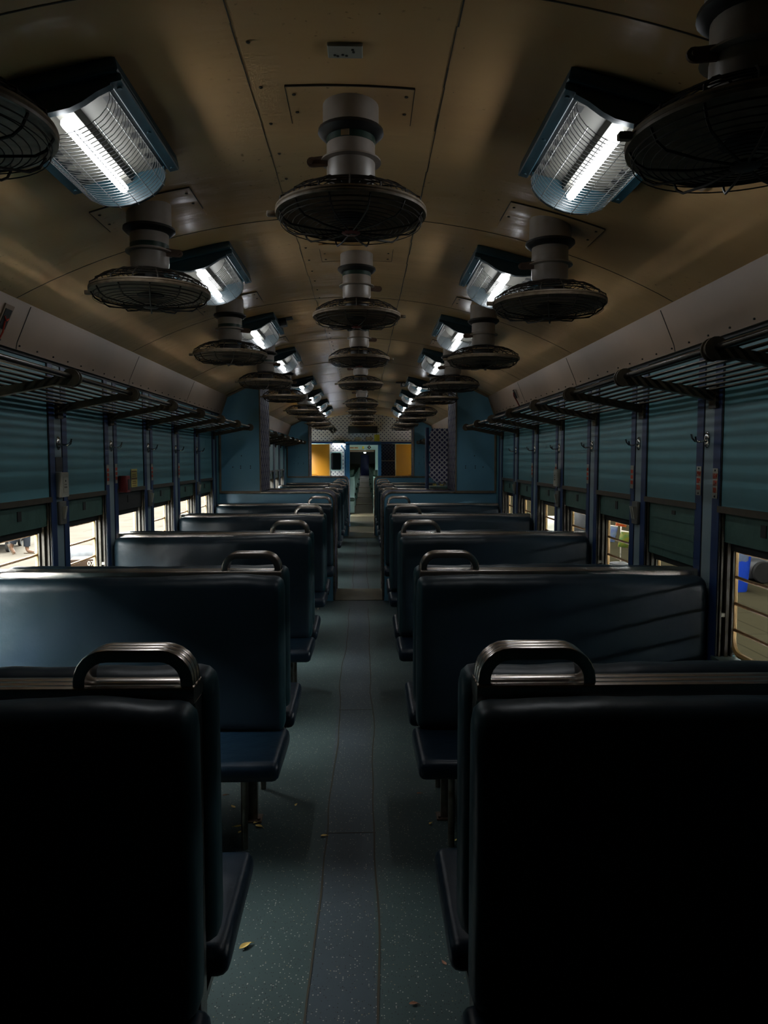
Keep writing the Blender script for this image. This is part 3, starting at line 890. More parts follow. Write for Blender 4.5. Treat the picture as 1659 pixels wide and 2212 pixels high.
# ================================================================ CEILING FANS
def fan(col):
    """col: -1 left, 0 centre, 1 right; origin on the ceiling"""
    root = empty('ceiling_fan')
    X = {-1: -0.70, 0: 0.028, 1: 0.755}[col]
    def rel(x): return ceil_z(X + x) - ceil_z(X)
    # mounting plate follows the ceiling curve
    n = 8
    poly = [(-0.17 + 0.34*i/n, rel(-0.17 + 0.34*i/n) - 0.004) for i in range(n+1)]
    poly += [(x, z + 0.0035) for x, z in reversed(poly)]
    MB().prism(poly, -0.11, 0.17, 'y').build('mounting_plate', 'ceiling', root)
    poly2 = [(x, z - 0.0005) for x, z in poly[:n+1]] + [(x, z + 0.004) for x, z in reversed(poly[:n+1])]
    g = MB().prism(poly2, -0.114, -0.110, 'y')
    for xx in (-0.171, 0.169): g.prism([(xx, rel(xx) - 0.0045), (xx + 0.002, rel(xx) - 0.0045), (xx + 0.002, rel(xx)), (xx, rel(xx))], -0.11, 0.10, 'y')
    for xx in (-0.15, 0.15):
        for yy in (-0.07, 0.03): g.cyl((xx, yy, rel(xx)), 0.005, -0.006, -0.003, 8)
    g.build('plate_edge', 'seam', root)
    # sloping top collar
    top = []; bot = []
    for i in range(28):
        a = 2*PI*i/28; x, y = 0.077*math.cos(a), 0.077*math.sin(a)
        top.append((x, y, rel(x) - 0.002)); bot.append((x, y, -0.066))
    MB().sweep([bot, top]).build('collar', 'fanbody', root)
    MB().lathe([(0.070, -0.062), (0.079, -0.066), (0.090, -0.070), (0.091, -0.078), (0.078, -0.090), (0.066, -0.092)]).build('flange_ring', 'fanblack', root)
    MB().lathe([(0.066, -0.085), (0.067, -0.09), (0.067, -0.202), (0.060, -0.215)]).build('motor_housing', 'fanbody', root)
    if col == 0:
        MB().lathe([(0.0665, -0.091), (0.0677, -0.092), (0.0677, -0.109), (0.0665, -0.110)]).build('green_band', 'fangreen', root)
        s = MB()
        for i in range(5):
            a = -PI/2 - 0.35 + i*0.07
            s.box(0.068*math.cos(a) - 0.002, 0.068*math.cos(a) + 0.002, 0.068*math.sin(a) - 0.0012, 0.068*math.sin(a) + 0.001, -0.108, -0.092)
        s.build('sticker', 'tan', root)
    else:
        MB().lathe([(0.0665, -0.127), (0.0677, -0.128), (0.0677, -0.143), (0.0665, -0.144)]).build('green_band', 'fangreen' if col < 0 else 'fanbody', root)
    MB().lathe([(0.067, -0.149), (0.083, -0.151), (0.084, -0.156), (0.067, -0.158)]).build('clamp_ring', 'fanbody', root)
    d = -1 if col >= 0 else 1
    lug = MB()
    pts = [(0.06, -0.012), (0.06, 0.016), (0.10, 0.010)]
    for i in range(7):
        a = PI/2 - i*PI/6; pts.append((0.108 + 0.013*math.cos(a), -0.003 + 0.013*math.sin(a)))
    pts.append((0.10, -0.016))
    lug.prism([(d*x, -0.158 + z) for x, z in pts], -0.020, -0.014, 'y')
    lug.lathe([(0.006, -0.004), (0.006, 0.004)], (d*0.108, -0.022, -0.161), 10, 'y')
    lug.build('clamp_lug', 'fanrust', root)
    # wire guard
    zr = -0.293; R = 0.204
    MB().lathe([(R - 0.002, zr - 0.008), (R + 0.005, zr - 0.008), (R + 0.0065, zr - 0.003), (R + 0.004, zr), (R + 0.0065, zr + 0.003), (R + 0.005, zr + 0.008), (R - 0.002, zr + 0.008), (R - 0.002, zr - 0.008)], seg=56).build('guard_rim', 'rimwire', root)
    up = MB(); lo = MB()
    def zup(r): return zr + 0.012 + 0.052*(1 - max(0, (r - 0.07)/(R - 0.07))**2.6)
    def zlo(r): return zr - 0.008 - 0.040*(1 - (r/R)**4)
    for k in range(8):
        r = 0.080 + (R - 0.080)*(k + 0.3)/8; up.ring((0, 0, zup(r)), r, 0.0016, 44, 4)
    for k in range(11):
        r = 0.035 + (R - 0.040)*(k + 0.5)/11; lo.ring((0, 0, zlo(r) + 0.0028), r, 0.0013, 44, 4)
    for zz in (0.004, 0.018, 0.03): lo.ring((0, 0, zr - zz), R - 0.003 - zz*0.2, 0.0013, 48, 4)
    for i in range(16):
        a = 2*PI*i/16; c, s = math.cos(a), math.sin(a)
        up.tube([(c*r, s*r, zup(r) + 0.002) for r in (0.064, 0.10, 0.14, 0.17, 0.19)] + [(c*(R-0.001), s*(R-0.001), zr + 0.020), (c*(R+0.001), s*(R+0.001), zr + 0.004)], 0.0024, 5)
    for i in range(12):
        a = 2*PI*(i + 0.5)/12; c, s = math.cos(a), math.sin(a)
        lo.tube([(c*(R-0.003), s*(R-0.003), zr + 0.002), (c*(R-0.004), s*(R-0.004), zr - 0.010), (c*(R-0.016), s*(R-0.016), zr - 0.030), (c*(R-0.035), s*(R-0.035), zr - 0.042), (c*0.10, s*0.10, zr - 0.050), (c*0.02, s*0.02, zr - 0.051)], 0.0028, 5)
    up.build('guard_top', 'wire', root); lo.build('guard_bottom', 'wire', root)
    MB().lathe([(0.0, zr - 0.055), (0.022, zr - 0.055), (0.027, zr - 0.052), (0.027, zr - 0.046), (0.0, zr - 0.045)]).build('hub_badge', 'badge' if col == 0 else 'wire', root)
    if col == 0:
        MB().tube([(-0.014, -0.004, zr - 0.056), (-0.006, 0.004, zr - 0.056), (0.002, -0.004, zr - 0.056), (0.012, 0.003, zr - 0.056)], 0.0016, 5).build('badge_mark', 'badgewhite', root)
    MB().lathe([(0.012, zr + 0.062), (0.058, zr + 0.055), (0.060, zr + 0.01), (0.045, zr - 0.012), (0.0, zr - 0.016)]).build('motor', 'fanblack', root)
    for k in range(4):
        a = k*PI/2 + 0.5
        rings = []
        for r, wd, tw in ((0.045, 0.018, 0.5), (0.08, 0.030, 0.45), (0.12, 0.042, 0.38), (0.150, 0.040, 0.33), (0.166, 0.022, 0.3)):
            ca, sa = math.cos(a), math.sin(a)
            ring = []
            for u, v in ((-wd, -0.001), (wd, -0.001), (wd, 0.001), (-wd, 0.001)):
                yy, zz = u*math.cos(tw) - v*math.sin(tw), u*math.sin(tw)*0.55 + v
                ring.append((r*ca - yy*sa*0.7, r*sa + yy*ca*0.7, zr + 0.002 + zz*0.9))
            rings.append(ring)
        MB().sweep(rings).build('blade', 'fanblack', root)
    # terminal knob on the rim
    MB().bbox(-R - 0.03, -R - 0.006, -0.008, 0.008, zr - 0.008, zr + 0.006, 0.002).build('rim_clip', 'rimwire', root)
    return root
FAN_Y = {-1: [1.37, 2.72, 4.30, 5.80, 7.15, 9.2, 10.75, 12.4, 13.75], 0: [2.12, 3.60, 5.12, 6.80, 9.20, 10.65, 12.25, 13.7], 1: [1.365, 2.80, 4.35, 5.85, 7.15, 9.2, 10.75, 12.4, 13.75]}
FAN_X = {-1: -0.70, 0: 0.028, 1: 0.755}
COLNM = {-1: 'row above the left benches', 0: 'row above the aisle', 1: 'row above the right benches'}
rndf = random.Random(5)
for col in (-1, 0, 1):
    p = None
    for i, y in enumerate(FAN_Y[col]):
        if p is None: f = p = fan(col)
        else: f = copy_tree(p)
        f.location = (FAN_X[col], y, ceil_z(FAN_X[col]))
        if col == 0 and i in (1, 2): f.rotation_euler = (0, 0, PI)
        tag(f, 'caged ceiling fan, %s from the camera in the %s' % (ORD[i], COLNM[col]), 'ceiling fan', 'caged fans in the ' + COLNM[col])

# ================================================================ FLUORESCENT LIGHTS
def lamp(sg):
    root = empty('ceiling_light')
    # local frame: x across, y along the coach, z up (0 on the ceiling)
    MB().bbox(-0.165, 0.165, -0.285, 0.285, -0.030, 0.004, 0.004).build('base_plate', 'teal', root)
    rail = MB()
    for s in (-1, 1):
        rail.bbox(s*0.150 - 0.016, s*0.150 + 0.016, -0.272, 0.272, -0.046, -0.028, 0.003)
        for yy in (-0.24, 0.0, 0.24): rail.cyl((s*0.150, yy, 0), 0.006, -0.050, -0.045, 8)
    rail.build('side_rail', 'teal', root)
    def dshape(r, dz):
        pts = [(-0.128, -0.028), (0.128, -0.028)]
        for i in range(15):
            a = -i*PI/14; pts.append((r*math.cos(a), -0.048 + dz*math.sin(a)))
        return pts
    # near plate: shoulders curve in down to the tube
    npl = [(-0.15, -0.028), (0.15, -0.028), (0.136, -0.05), (0.10, -0.058), (0.062, -0.072), (0.03, -0.079), (-0.03, -0.079), (-0.062, -0.072), (-0.10, -0.058), (-0.136, -0.05)]
    MB().prism(npl, -0.268, -0.246, 'y').build('end_plate', 'teal', root)
    MB().prism(dshape(0.122, 0.070), 0.252, 0.268, 'y').build('end_plate', 'teal', root)
    rf = MB()
    rf.quadbox([(-0.118,-0.245,-0.034),(-0.03,-0.245,-0.034),(-0.03,0.25,-0.034),(-0.118,0.25,-0.034),(-0.118,-0.245,-0.030),(-0.03,-0.245,-0.030),(-0.03,0.25,-0.030),(-0.118,0.25,-0.030)])
    rf.quadbox([(0.03,-0.245,-0.034),(0.118,-0.245,-0.034),(0.118,0.25,-0.034),(0.03,0.25,-0.034),(0.03,-0.245,-0.030),(0.118,-0.245,-0.030),(0.118,0.25,-0.030),(0.03,0.25,-0.030)])
    rf.prism([(-0.03,-0.034),(0.03,-0.034),(0.022,-0.058),(-0.022,-0.058)], -0.245, 0.25, 'y')
    rf.build('reflector', 'reflector', root)
    for e in (-1, 1):
        MB().box(e*0.108 - 0.011, e*0.108 + 0.011, -0.225, 0.235, -0.0365, -0.034).build('vent_strip', 'vent', root)
    MB().lathe([(0.004, -0.222), (0.013, -0.220), (0.013, 0.212), (0.004, 0.214)], (0, 0, -0.086), 10, 'y').build('tube', 'tube', root)
    ld = bpy.data.lights.new('tube_glow', 'AREA'); ld.shape = 'RECTANGLE'; ld.size = 0.009; ld.size_y = 0.42
    ld.energy = LAMP_W; ld.color = (0.93, 0.97, 1.0)
    lo_ = bpy.data.objects.new('tube_glow', ld); COL.objects.link(lo_); lo_.parent = root; lo_.location = (0, -0.004, -0.1)
    cg = MB()
    def cp(a, y): return (0.126*math.cos(a), y, -0.048 - 0.074*math.sin(a))
    for k in range(26):
        y = -0.243 + k*0.0195
        cg.tube([cp(PI*i/12, y) for i in range(13)], 0.0011, 4)
    for a in (0.05, 0.5, 0.95, 1.4, 1.85, 2.3, 2.75, PI - 0.05):
        cg.tube([cp(a, -0.246), cp(a, 0.262)], 0.0013, 4)
    cg.build('wire_guard', 'lampwire', root)
    return root
LY = [2.08, 3.53, 5.06, 6.50, 8.62, 10.15, 11.8, 13.35]
for sg in (-1, 1):
    p = None
    LX = sg*0.672 if sg < 0 else 0.712
    for i, y in enumerate(LY):
        if p is None: l = p = lamp(sg)
        else: l = copy_tree(p)
        l.location = (LX, y, ceil_z(LX) - 0.006)
        l.rotation_euler = (0, math.asin(LX / RC), 0)
        tag(l, 'teal caged tube light, glowing white, %s from camera on %s ceiling side' % (ORD[i], side_nm[sg]), 'ceiling light', 'caged tube lights on the %s side' % side_nm[sg])

# small things on the ceiling
t = MB().bbox(-0.042, 0.042, -0.028, 0.028, -0.008, 0.002, 0.002).build('junction_box', 'plastic'); t.location = (0.02, 1.84, ceil_z(0.02))
h = MB()
for x, y in ((-0.025, 0.012), (-0.018, 0.016), (-0.006, 0.010), (0.003, 0.014), (0.018, -0.012), (0.02, -0.002)): h.cyl((x, y, 0), 0.0035, -0.0095, -0.0075, 7)
h.build('broken_holes', 'dark', t)
tag(t, 'small cream ceiling plate with broken holes over the aisle', 'ceiling plate')
t = MB().box(-0.085, 0.085, -0.05, 0.05, -0.004, 0.004).build('ceiling_socket', 'dark'); t.location = (-0.50, 5.05, ceil_z(-0.5)); t.rotation_euler = (0, -0.17, 0)
MB().bbox(-0.04, 0.04, -0.03, 0.05, -0.045, -0.003, 0.004).build('cover', 'fanblack', t)
tag(t, 'black recessed ceiling socket between the left and middle fan rows', 'ceiling socket')
t = MB().box(-0.025, 0.025, -0.20, 0.20, -0.006, 0.002).build('ceiling_slot', 'cornice'); t.location = (1.02, 1.98, ceil_z(1.02)); t.rotation_euler = (0, 0.36, 0)
MB().box(-0.012, 0.012, -0.19, 0.19, -0.0075, -0.005).build('slot_gap', 'dark', t)
tag(t, 'narrow cream ceiling slot strip behind the nearest right fan', 'ceiling slot')
t = MB().bbox(-0.09, 0.09, -0.012, 0.012, -0.02, 0.0, 0.003).bbox(-0.035, 0.035, -0.03, 0.03, -0.06, -0.01, 0.004).build('smoke_detector', 'fanblack'); t.location = (0.53, 8.95, ceil_z(0.53))
MB().cyl((0, -0.031, -0.035), 0.018, -0.004, 0.002, 12, 'y').build('lens', 'badgewhite', t)
tag(t, 'black ceiling sensor box with pale round lens beyond the partition', 'sensor')

# ================================================================ THINGS ON THE PILLARS
def wall_root(name, sg, y, z):
    # local frame: x out of the wall into the coach, y along, z up
    o = empty(name, (sg*(W - 0.0035), y, z), (0, 0, PI if sg > 0 else 0)); return o
HOOK = {}
def hook(sg):
    r = empty('coat_hook', (0, 0, 0), (0, 0, PI if sg > 0 else 0))
    rings = []
    for sc_, x in ((1.0, 0.0), (1.0, 0.003), (0.85, 0.007), (0.5, 0.009)):
        rings.append([(x, 0.020*sc_*math.cos(2*PI*i/20), 0.033*sc_*math.sin(2*PI*i/20)) for i in range(20)])
    MB().sweep(rings).build('back_plate', 'chrome', r)
    MB().tube([(0.006, 0, -0.004), (0.03, 0, -0.008), (0.05, 0.0, -0.006), (0.062, 0, 0.006), (0.066, 0, 0.022)], 0.0042, 8).build('prong', 'chrome', r)
    MB().tube([(0.03, 0, -0.008), (0.045, 0.012, -0.010), (0.055, 0.018, -0.002), (0.058, 0.02, 0.012)], 0.0038, 8).build('prong', 'chrome', r)
    return r
HY = {1: [2.90, 3.632, 4.385, 5.13, 5.87, 6.61], -1: [3.63, 4.375, 5.12, 5.86, 6.60]}
hp = hook(1); first = True
for sg in (1, -1):
    for i, y in enumerate(HY[sg]):
        h = hp if first else copy_tree(hp); first = False
        h.location = (sg*(W - 0.0032), y, 1.542); h.rotation_euler = (0, 0, PI if sg > 0 else 0)
        tag(h, 'chrome coat hook, %s from camera on the %s wall pillars' % (ORD[i], side_nm[sg]), 'coat hook', 'coat hooks on the window pillars')

def seat_plate(sg, y, z, lines, label):
    r = wall_root('seat_number_plate', sg, y, z)
    r.location.x = sg*(W - 0.0075)
    MB().bbox(0, 0.002, -0.021, 0.021, -0.058, 0.058, 0.0006).build('plate', 'plate', r)
    MB().cyl((0.002, 0, 0.050), 0.004, 0, 0.002, 8, 'x').cyl((0.002, 0, -0.050), 0.004, 0, 0.002, 8, 'x').build('screws', 'dark', r)
    for i, tx in enumerate(lines):
        me = text_mesh(tx, 0.030, 'number', 'red')
        for v in me.vertices: v.co = Vector((0.0026 + v.co.z, v.co.x*0.62, v.co.y))
        o = bpy.data.objects.new('number', me); COL.objects.link(o); o.parent = r; o.location = (0, 0, 0.027 - 0.027*i)
    tag(r, label, 'seat number plate', 'seat number plates')
seat_plate(1, 2.955, 1.378, ('79W', '80M', '81A'), 'seat plate reading 79W 80M 81A on the far strip of the nearest right pillar')
seat_plate(1, 2.815, 1.372, ('16W', '17M', '18A'), 'red lettered seat plate on the near strip of the nearest right pillar')
def mini_plate(sg, y, z, label):
    r = wall_root('seat_number_plate', sg, y, z); r.location.x = sg*(W - 0.0075)
    MB().bbox(0, 0.002, -0.021, 0.021, -0.058, 0.058, 0.0006).build('plate', 'plate', r)
    mb = MB()
    for k in range(3):
        for a, b in ((-0.015, -0.008), (-0.006, 0.001), (0.004, 0.015)): mb.box(0.002, 0.0028, a, b, 0.018 - 0.027*k, 0.036 - 0.027*k)
    mb.build('number', 'red', r)
    tag(r, label, 'seat number plate', 'seat number plates')
for sg, y, lab in ((1, 3.703, 'second right pillar'), (1, 4.448, 'third right pillar'), (1, 5.195, 'fourth right pillar above the socket'), (1, 5.94, 'fifth right pillar'),
                   (-1, 5.19, 'third left pillar'), (-1, 5.935, 'fourth left pillar')):
    mini_plate(sg, y, 1.376, 'red lettered seat plate on the %s' % lab)
mini_plate(-1, 4.302, 1.376, 'red lettered seat plate on the near strip of the second left pillar')
mini_plate(-1, 4.446, 1.380, 'red lettered seat plate on the far strip of the second left pillar')

def socket(sg, y, z, label):
    r = wall_root('power_socket', sg, y, z)
    MB().bbox(0, 0.03, -0.045, 0.045, -0.06, 0.06, 0.003).build('face_plate', 'plastic', r)
    MB().bbox(0.03, 0.032, -0.024, 0.028, -0.038, 0.038, 0.001).build('insert', 'plastic', r)
    h = MB()
    for yy, zz, rr in ((0, 0.018, 0.005), (-0.009, -0.012, 0.0045), (0.009, -0.012, 0.0045), (-0.008, 0.001, 0.003), (0.008, 0.001, 0.003)): h.cyl((0.032, yy, zz), rr, -0.001, 0.001, 8, 'x')
    h.build('holes', 'dark', r)
    tag(r, label, 'socket', 'power sockets on the pillars')
def switch(sg, y, z, label, n=1):
    r = wall_root('light_switch', sg, y, z)
    MB().bbox(0, 0.016, -0.038, 0.038, -0.056, 0.056, 0.003).build('box', 'switchbox', r)
    for k in range(n):
        yo = (k - (n - 1)/2)*0.026
        MB().quadbox([(0.016, yo - 0.009, -0.030), (0.022, yo - 0.009, -0.030), (0.022, yo + 0.009, -0.030), (0.016, yo + 0.009, -0.030), (0.016, yo - 0.009, 0.032), (0.034, yo - 0.009, 0.032), (0.034, yo + 0.009, 0.032), (0.016, yo + 0.009, 0.032)]).build('rocker', 'plastic', r)
    tag(r, label, 'switch', 'switches on the pillars')
socket(-1, 3.63, 1.342, 'cream power socket on the first left window pillar')
socket(1, 5.12, 1.335, 'cream power socket on the fourth right window pillar')
switch(-1, 3.635, 1.205, 'grey switch box under the cream socket on the first left pillar')
switch(1, 3.63, 1.20, 'grey double switch box on the second right pillar', 2)
switch(-1, 5.12, 1.20, 'grey switch box on the third left pillar')
switch(1, 5.12, 1.19, 'grey switch box under the socket on the fourth right pillar')
switch(-1, 6.60, 1.21, 'grey switch box on the farthest left pillar')
switch(1, 6.60, 1.21, 'grey switch box on the farthest right pillar')
r = wall_root('notice_board', -1, 3.63, 1.44)
MB().bbox(0, 0.004, -0.040, 0.040, -0.035, 0.035, 0.001).build('plate', 'fanblack', r)
tag(r, 'small black plate above the cream socket on the first left pillar', 'plate')
# yellow notice and red box
r = wall_root('yellow_notice', -1, 4.80, 1.345)
MB().bbox(0, 0.0015, -0.062, 0.062, -0.058, 0.058, 0.0005).build('sheet', 'yellow_notice', r)
mb = MB()
for z, hw, hh in ((0.042, 0.048, 0.005), (0.024, 0.038, 0.003), (0.012, 0.042, 0.003), (-0.004, 0.054, 0.006), (-0.022, 0.034, 0.0025), (-0.034, 0.042, 0.003), (-0.048, 0.036, 0.002)): mb.box(0.0015, 0.0022, -hw, hw, z - hh, z + hh)
mb.build('printed_lines', 'brown_print', r)
tag(r, 'yellow printed notice on the blue panel over the third left window', 'notice')
r = wall_root('alarm_box', -1, 4.53, 1.315)
MB().bbox(0, 0.05, -0.035, 0.035, -0.05, 0.05, 0.004).build('case', 'redbox', r)
MB().box(0.05, 0.052, -0.015, 0.018, -0.035, 0.03).build('window', 'dark', r)
tag(r, 'small red box beside the yellow notice on the left wall', 'red box')
# alarm chain on the left cornice, red lever on the right cornice
r = empty('alarm_chain', (-1.362, 3.02, 2.02), (0, 0.42, 0))
MB().box(-0.004, 0.003, -0.036, 0.036, -0.06, 0.06).build('frame_plate', 'cornice', r)
MB().box(0.003, 0.005, -0.026, 0.026, -0.04, 0.042).build('opening', 'dark', r)
MB().tube([(0.006, -0.018, 0.012), (0.010, 0.002, -0.004), (0.008, 0.016, 0.006)], 0.003, 6).tube([(0.006, 0.0, -0.006), (0.012, 0.004, -0.05), (0.008, 0.004, -0.10)], 0.0035, 6).build('red_chain', 'red', r)
tag(r, 'emergency chain pull with red chain in the left cornice above the rack', 'alarm chain')
r = empty('alarm_lever', (1.352, 6.35, 2.01), (0, -0.42, 0))
MB().box(-0.003, 0.004, -0.02, 0.02, -0.03, 0.05).build('opening', 'dark', r)
MB().tube([(-0.005, 0, 0.03), (-0.014, 0, 0.0), (-0.008, 0, -0.05), (-0.004, 0, -0.10)], 0.006, 6).build('lever', 'redbox', r)
tag(r, 'red emergency lever on the right cornice near the partition', 'alarm lever')

# ---- lattice sheet and post on the right beyond the first block
mb = MB(); rings = []
rnd = random.Random(4)
pts = [(1.00, 1.205), (1.00, 1.81)]
for i in range(15):
    z = 1.81 - i*0.0432; e = 0.79 + 0.01*math.sin(i*1.9) + 0.006*rnd.random() + (0.03 if i in (0, 13, 14) else 0) + (0.02 if i == 14 else 0)
    pts.append((e, z))
t = MB().prism(pts, Y2 + 0.02, Y2 + 0.034, 'y').build('lattice_board', 'lattice_x')
tag(t, 'loose blue lattice patterned board with wavy edge beside the right partition', 'board')
t = MB().bbox(0.745, 0.785, Y2 + 0.02, Y2 + 0.06, 0.0, 1.82, 0.004).build('post', 'navy')
tag(t, 'dark navy post at the wavy edge of the lattice board', 'post')
t = MB().bbox(0.80, 1.0, Y2 + 0.04, Y2 + 0.2, 0.0, 1.16, 0.004).build('cabinet', 'green')
MB().bbox(0.83, 0.87, Y2 + 0.03, Y2 + 0.04, 1.165, 1.19, 0.002).bbox(0.91, 0.95, Y2 + 0.03, Y2 + 0.04, 1.165, 1.185, 0.002).build('latch', 'yellow_notice', t)
tag(t, 'dark green cabinet under the lattice patterned board', 'cabinet')

# ---- things on the end wall
t = MB().bbox(-0.29, 0.34, YE - 0.14, YE - 0.005, 2.02, 2.17, 0.004).build('display_box', 'black')
tag(t, 'black rectangular display box over the end doorway', 'display box')
mb = MB(); cx, cz, s = -0.62, 2.10, 0.095
mb.prism([(cx, cz - s), (cx + s, cz), (cx, cz + s), (cx - s, cz)], YE - 0.012, YE - 0.002, 'y')
t = mb.build('diamond_sign', 'black')
for dz in (0.028, -0.032):
    MB().tube([(cx - 0.018, YE - 0.013, cz + dz + 0.014), (cx + 0.004, YE - 0.013, cz + dz + 0.02), (cx + 0.016, YE - 0.013, cz + dz + 0.008), (cx + 0.002, YE - 0.013, cz + dz), (cx + 0.018, YE - 0.013, cz + dz - 0.008), (cx, YE - 0.013, cz + dz - 0.02)], 0.005, 5).build('white_mark', 'white_print', t)
MB().tube([(cx, YE - 0.012, cz - s + 0.01), (cx + s - 0.01, YE - 0.012, cz), (cx, YE - 0.012, cz + s - 0.01), (cx - s + 0.01, YE - 0.012, cz)], 0.003, 4, True).build('border', 'tan', t)
tag(t, 'black diamond sign with two white curls on the dotted end wall', 'sign')
t = MB().lathe([(0.082, -0.004), (0.082, 0.002)], (0, 0, 0), 24, 'y').build('oval_sticker', 'tan'); t.location = (-0.08, YE - 0.004, 1.905); t.scale = (1, 1, 0.5)
tag(t, 'tan oval sticker over the end doorway', 'sticker')
t = MB().bbox(0.09, 0.23, YE - 0.006, YE - 0.001, 1.87, 1.945, 0.001).build('paper_sticker', 'tan')
MB().box(0.082, 0.09, YE - 0.007, YE - 0.001, 1.86, 1.955).build('edge_line', 'dark', t)
tag(t, 'tan square cornered sticker between the oval and the yellow one', 'sticker')
t = MB().bbox(0.27, 0.385, YE - 0.006, YE - 0.001, 1.85, 1.995, 0.001).build('yellow_sticker', 'yellow_sign')
tag(t, 'bright yellow sticker over the end doorway', 'sticker')
# mirror on the dotted wall
t = empty('mirror', (-0.555, YE, 1.42))
def rrect(hw, hh, r):
    p = []
    for cx_, cz_, a0 in ((hw - r, hh - r, 0), (-hw + r, hh - r, PI/2), (-hw + r, -hh + r, PI), (hw - r, -hh + r, 1.5*PI)):
        for i in range(5): a = a0 + i*PI/8; p.append((cx_ + r*math.cos(a), cz_ + r*math.sin(a)))
    return p
MB().prism(rrect(0.125, 0.20, 0.04), -0.012, -0.001, 'y').build('frame', 'tealwall', t)
MB().prism(rrect(0.108, 0.182, 0.03), -0.015, -0.0125, 'y').build('glass', 'mirror', t)
tag(t, 'mirror with rounded pale frame on the dotted wall beside the left yellow door', 'mirror')
# vestibule lamp
t = empty('vestibule_light', (-0.50, YE - 0.082, 1.835))
MB().bbox(-0.13, 0.13, -0.05, 0.053, -0.03, 0.03, 0.004).build('housing', 'teal', t)
MB().tube([(-0.11, 0, -0.044), (0.11, 0, -0.044)], 0.012, 10).build('tube', 'tube_dim', t)
tag(t, 'small lamp lighting the dotted wall above the mirror', 'lamp')
# pipe beside the frame
t = MB().tube([(-0.43, YE - 0.012, 1.80), (-0.43, YE - 0.012, 1.74), (-0.375, YE - 0.012, 1.68), (-0.365, YE - 0.012, 1.62), (-0.36, YE - 0.012, 0.0)], 0.012, 8).build('pipe', 'blueframe')
tag(t, 'blue pipe bending down beside the end door frame', 'pipe')

# ---- next coach things
def far_bench(sg, y, lab):
    r = empty('green_bench', (sg*0.85, y, 0))
    x0 = -0.56 if sg > 0 else -0.50
    xin = 0.30 if sg > 0 else 0.215
    a, b = sorted((sg*xin - sg*0.85, sg*1.38 - sg*0.85))
    MB().bbox(a, b, -0.03, 0.03, 0, 1.10, 0.005).build('end_panel', 'tealwall', r)
    c = cushion(a - 0.02, b, -0.12, 0.12, 0.98, 1.22, 0.09, y, 0.01, 8); c.build('backrest', 'greenvinyl', r)
    MB().bbox(a, b, -0.45, 0.45, 0.34, 0.42, 0.02).build('seat', 'greenvinyl', r)
    tag(r, lab, 'bench', 'green benches in the next coach')
    return r
for i, y in enumerate((20.2, 23.2, 27.5, 33.0, 41.0)):
    for sg in (-1, 1):
        far_bench(sg, y, 'green topped bench in the next coach, %s along its aisle, %s side' % (ORD[i], side_nm[sg]))
t = empty('end_lamp', (0.065, 64.5, 1.92))
MB().bbox(-0.3, 0.3, -0.2, 0.2, 0.06, 0.2, 0.01).build('housing', 'dark', t)
MB().lathe([(0.09, 0.06), (0.085, 0.0), (0.03, -0.02)], (0, 0, 0), 14).build('bulb', 'tube_dim', t)
t.location = (0.065, 64.5, 2.0)
tag(t, 'tiny white lamp above the deep blue far door', 'lamp')
t = MB().bbox(-0.34, -0.10, 19.385, 19.398, 1.735, 1.785, 0.002).build('name_board', 'tan'); tag(t, 'narrow tan board on the header of the next coach', 'board')
MB().box(-0.32, -0.22, 19.382, 19.386, 1.75, 1.775).box(-0.20, -0.12, 19.382, 19.386, 1.75, 1.775).build('printed_marks', 'brown_print', t)
t = MB().bbox(0.0, 0.05, 19.385, 19.398, 1.735, 1.80, 0.002).build('yellow_tag', 'yellow_sign'); tag(t, 'small yellow sticker on the header of the next coach', 'sticker')
t = MB().prism([(0.18, 1.72), (0.235, 1.775), (0.18, 1.83), (0.125, 1.775)], 19.38, 19.395, 'y').build('diamond_sign', 'black'); tag(t, 'small black diamond sign on the header of the next coach', 'sign')
MB().tube([(0.17, 19.378, 1.79), (0.188, 19.378, 1.782), (0.176, 19.378, 1.772), (0.186, 19.378, 1.76)], 0.005, 5).build('white_mark', 'white_print', t)

# ================================================================ DRY LEAVES ON THE FLOOR
def leaf(i, x, y, ln, rot, mat, label, curl=0.25):
    rings = []
    o = len(rings)
    mb = MB(); n = 8
    top = []; bot = []
    verts = []
    for k in range(n + 1):
        t = k / n
        wd = ln * 0.26 * math.sin(PI * min(1, t*1.02))**0.8 * (1 - 0.35*t) + 0.0006
        zc = 0.003 + ln * curl * (t - 0.5)**2 * 1.6
        for u in (-1, -0.5, 0, 0.5, 1):
            verts.append((ln*(t - 0.5), wd*u + 0.1*ln*math.sin(t*2.4), zc + abs(u)*wd*0.5))
    rr = []
    for k in range(n + 1):
        row = verts[k*5:(k+1)*5]
        rr.append(row + [(a, b_, c_ + 0.0008) for a, b_, c_ in reversed(row)])
    mb.sweep(rr)
    o = mb.build('dry_leaf', mat); o.location = (x, y, 0.0); o.rotation_euler = (0, 0, rot)
    MB().tube([(ln*0.48, 0.1*ln*math.sin(2.3), 0.003 + ln*curl*0.38), (ln*0.72, 0.02*ln, 0.004)], 0.0008, 5).build('stalk', mat, o)
    tag(o, label, 'leaf', 'dry leaves on the floor')
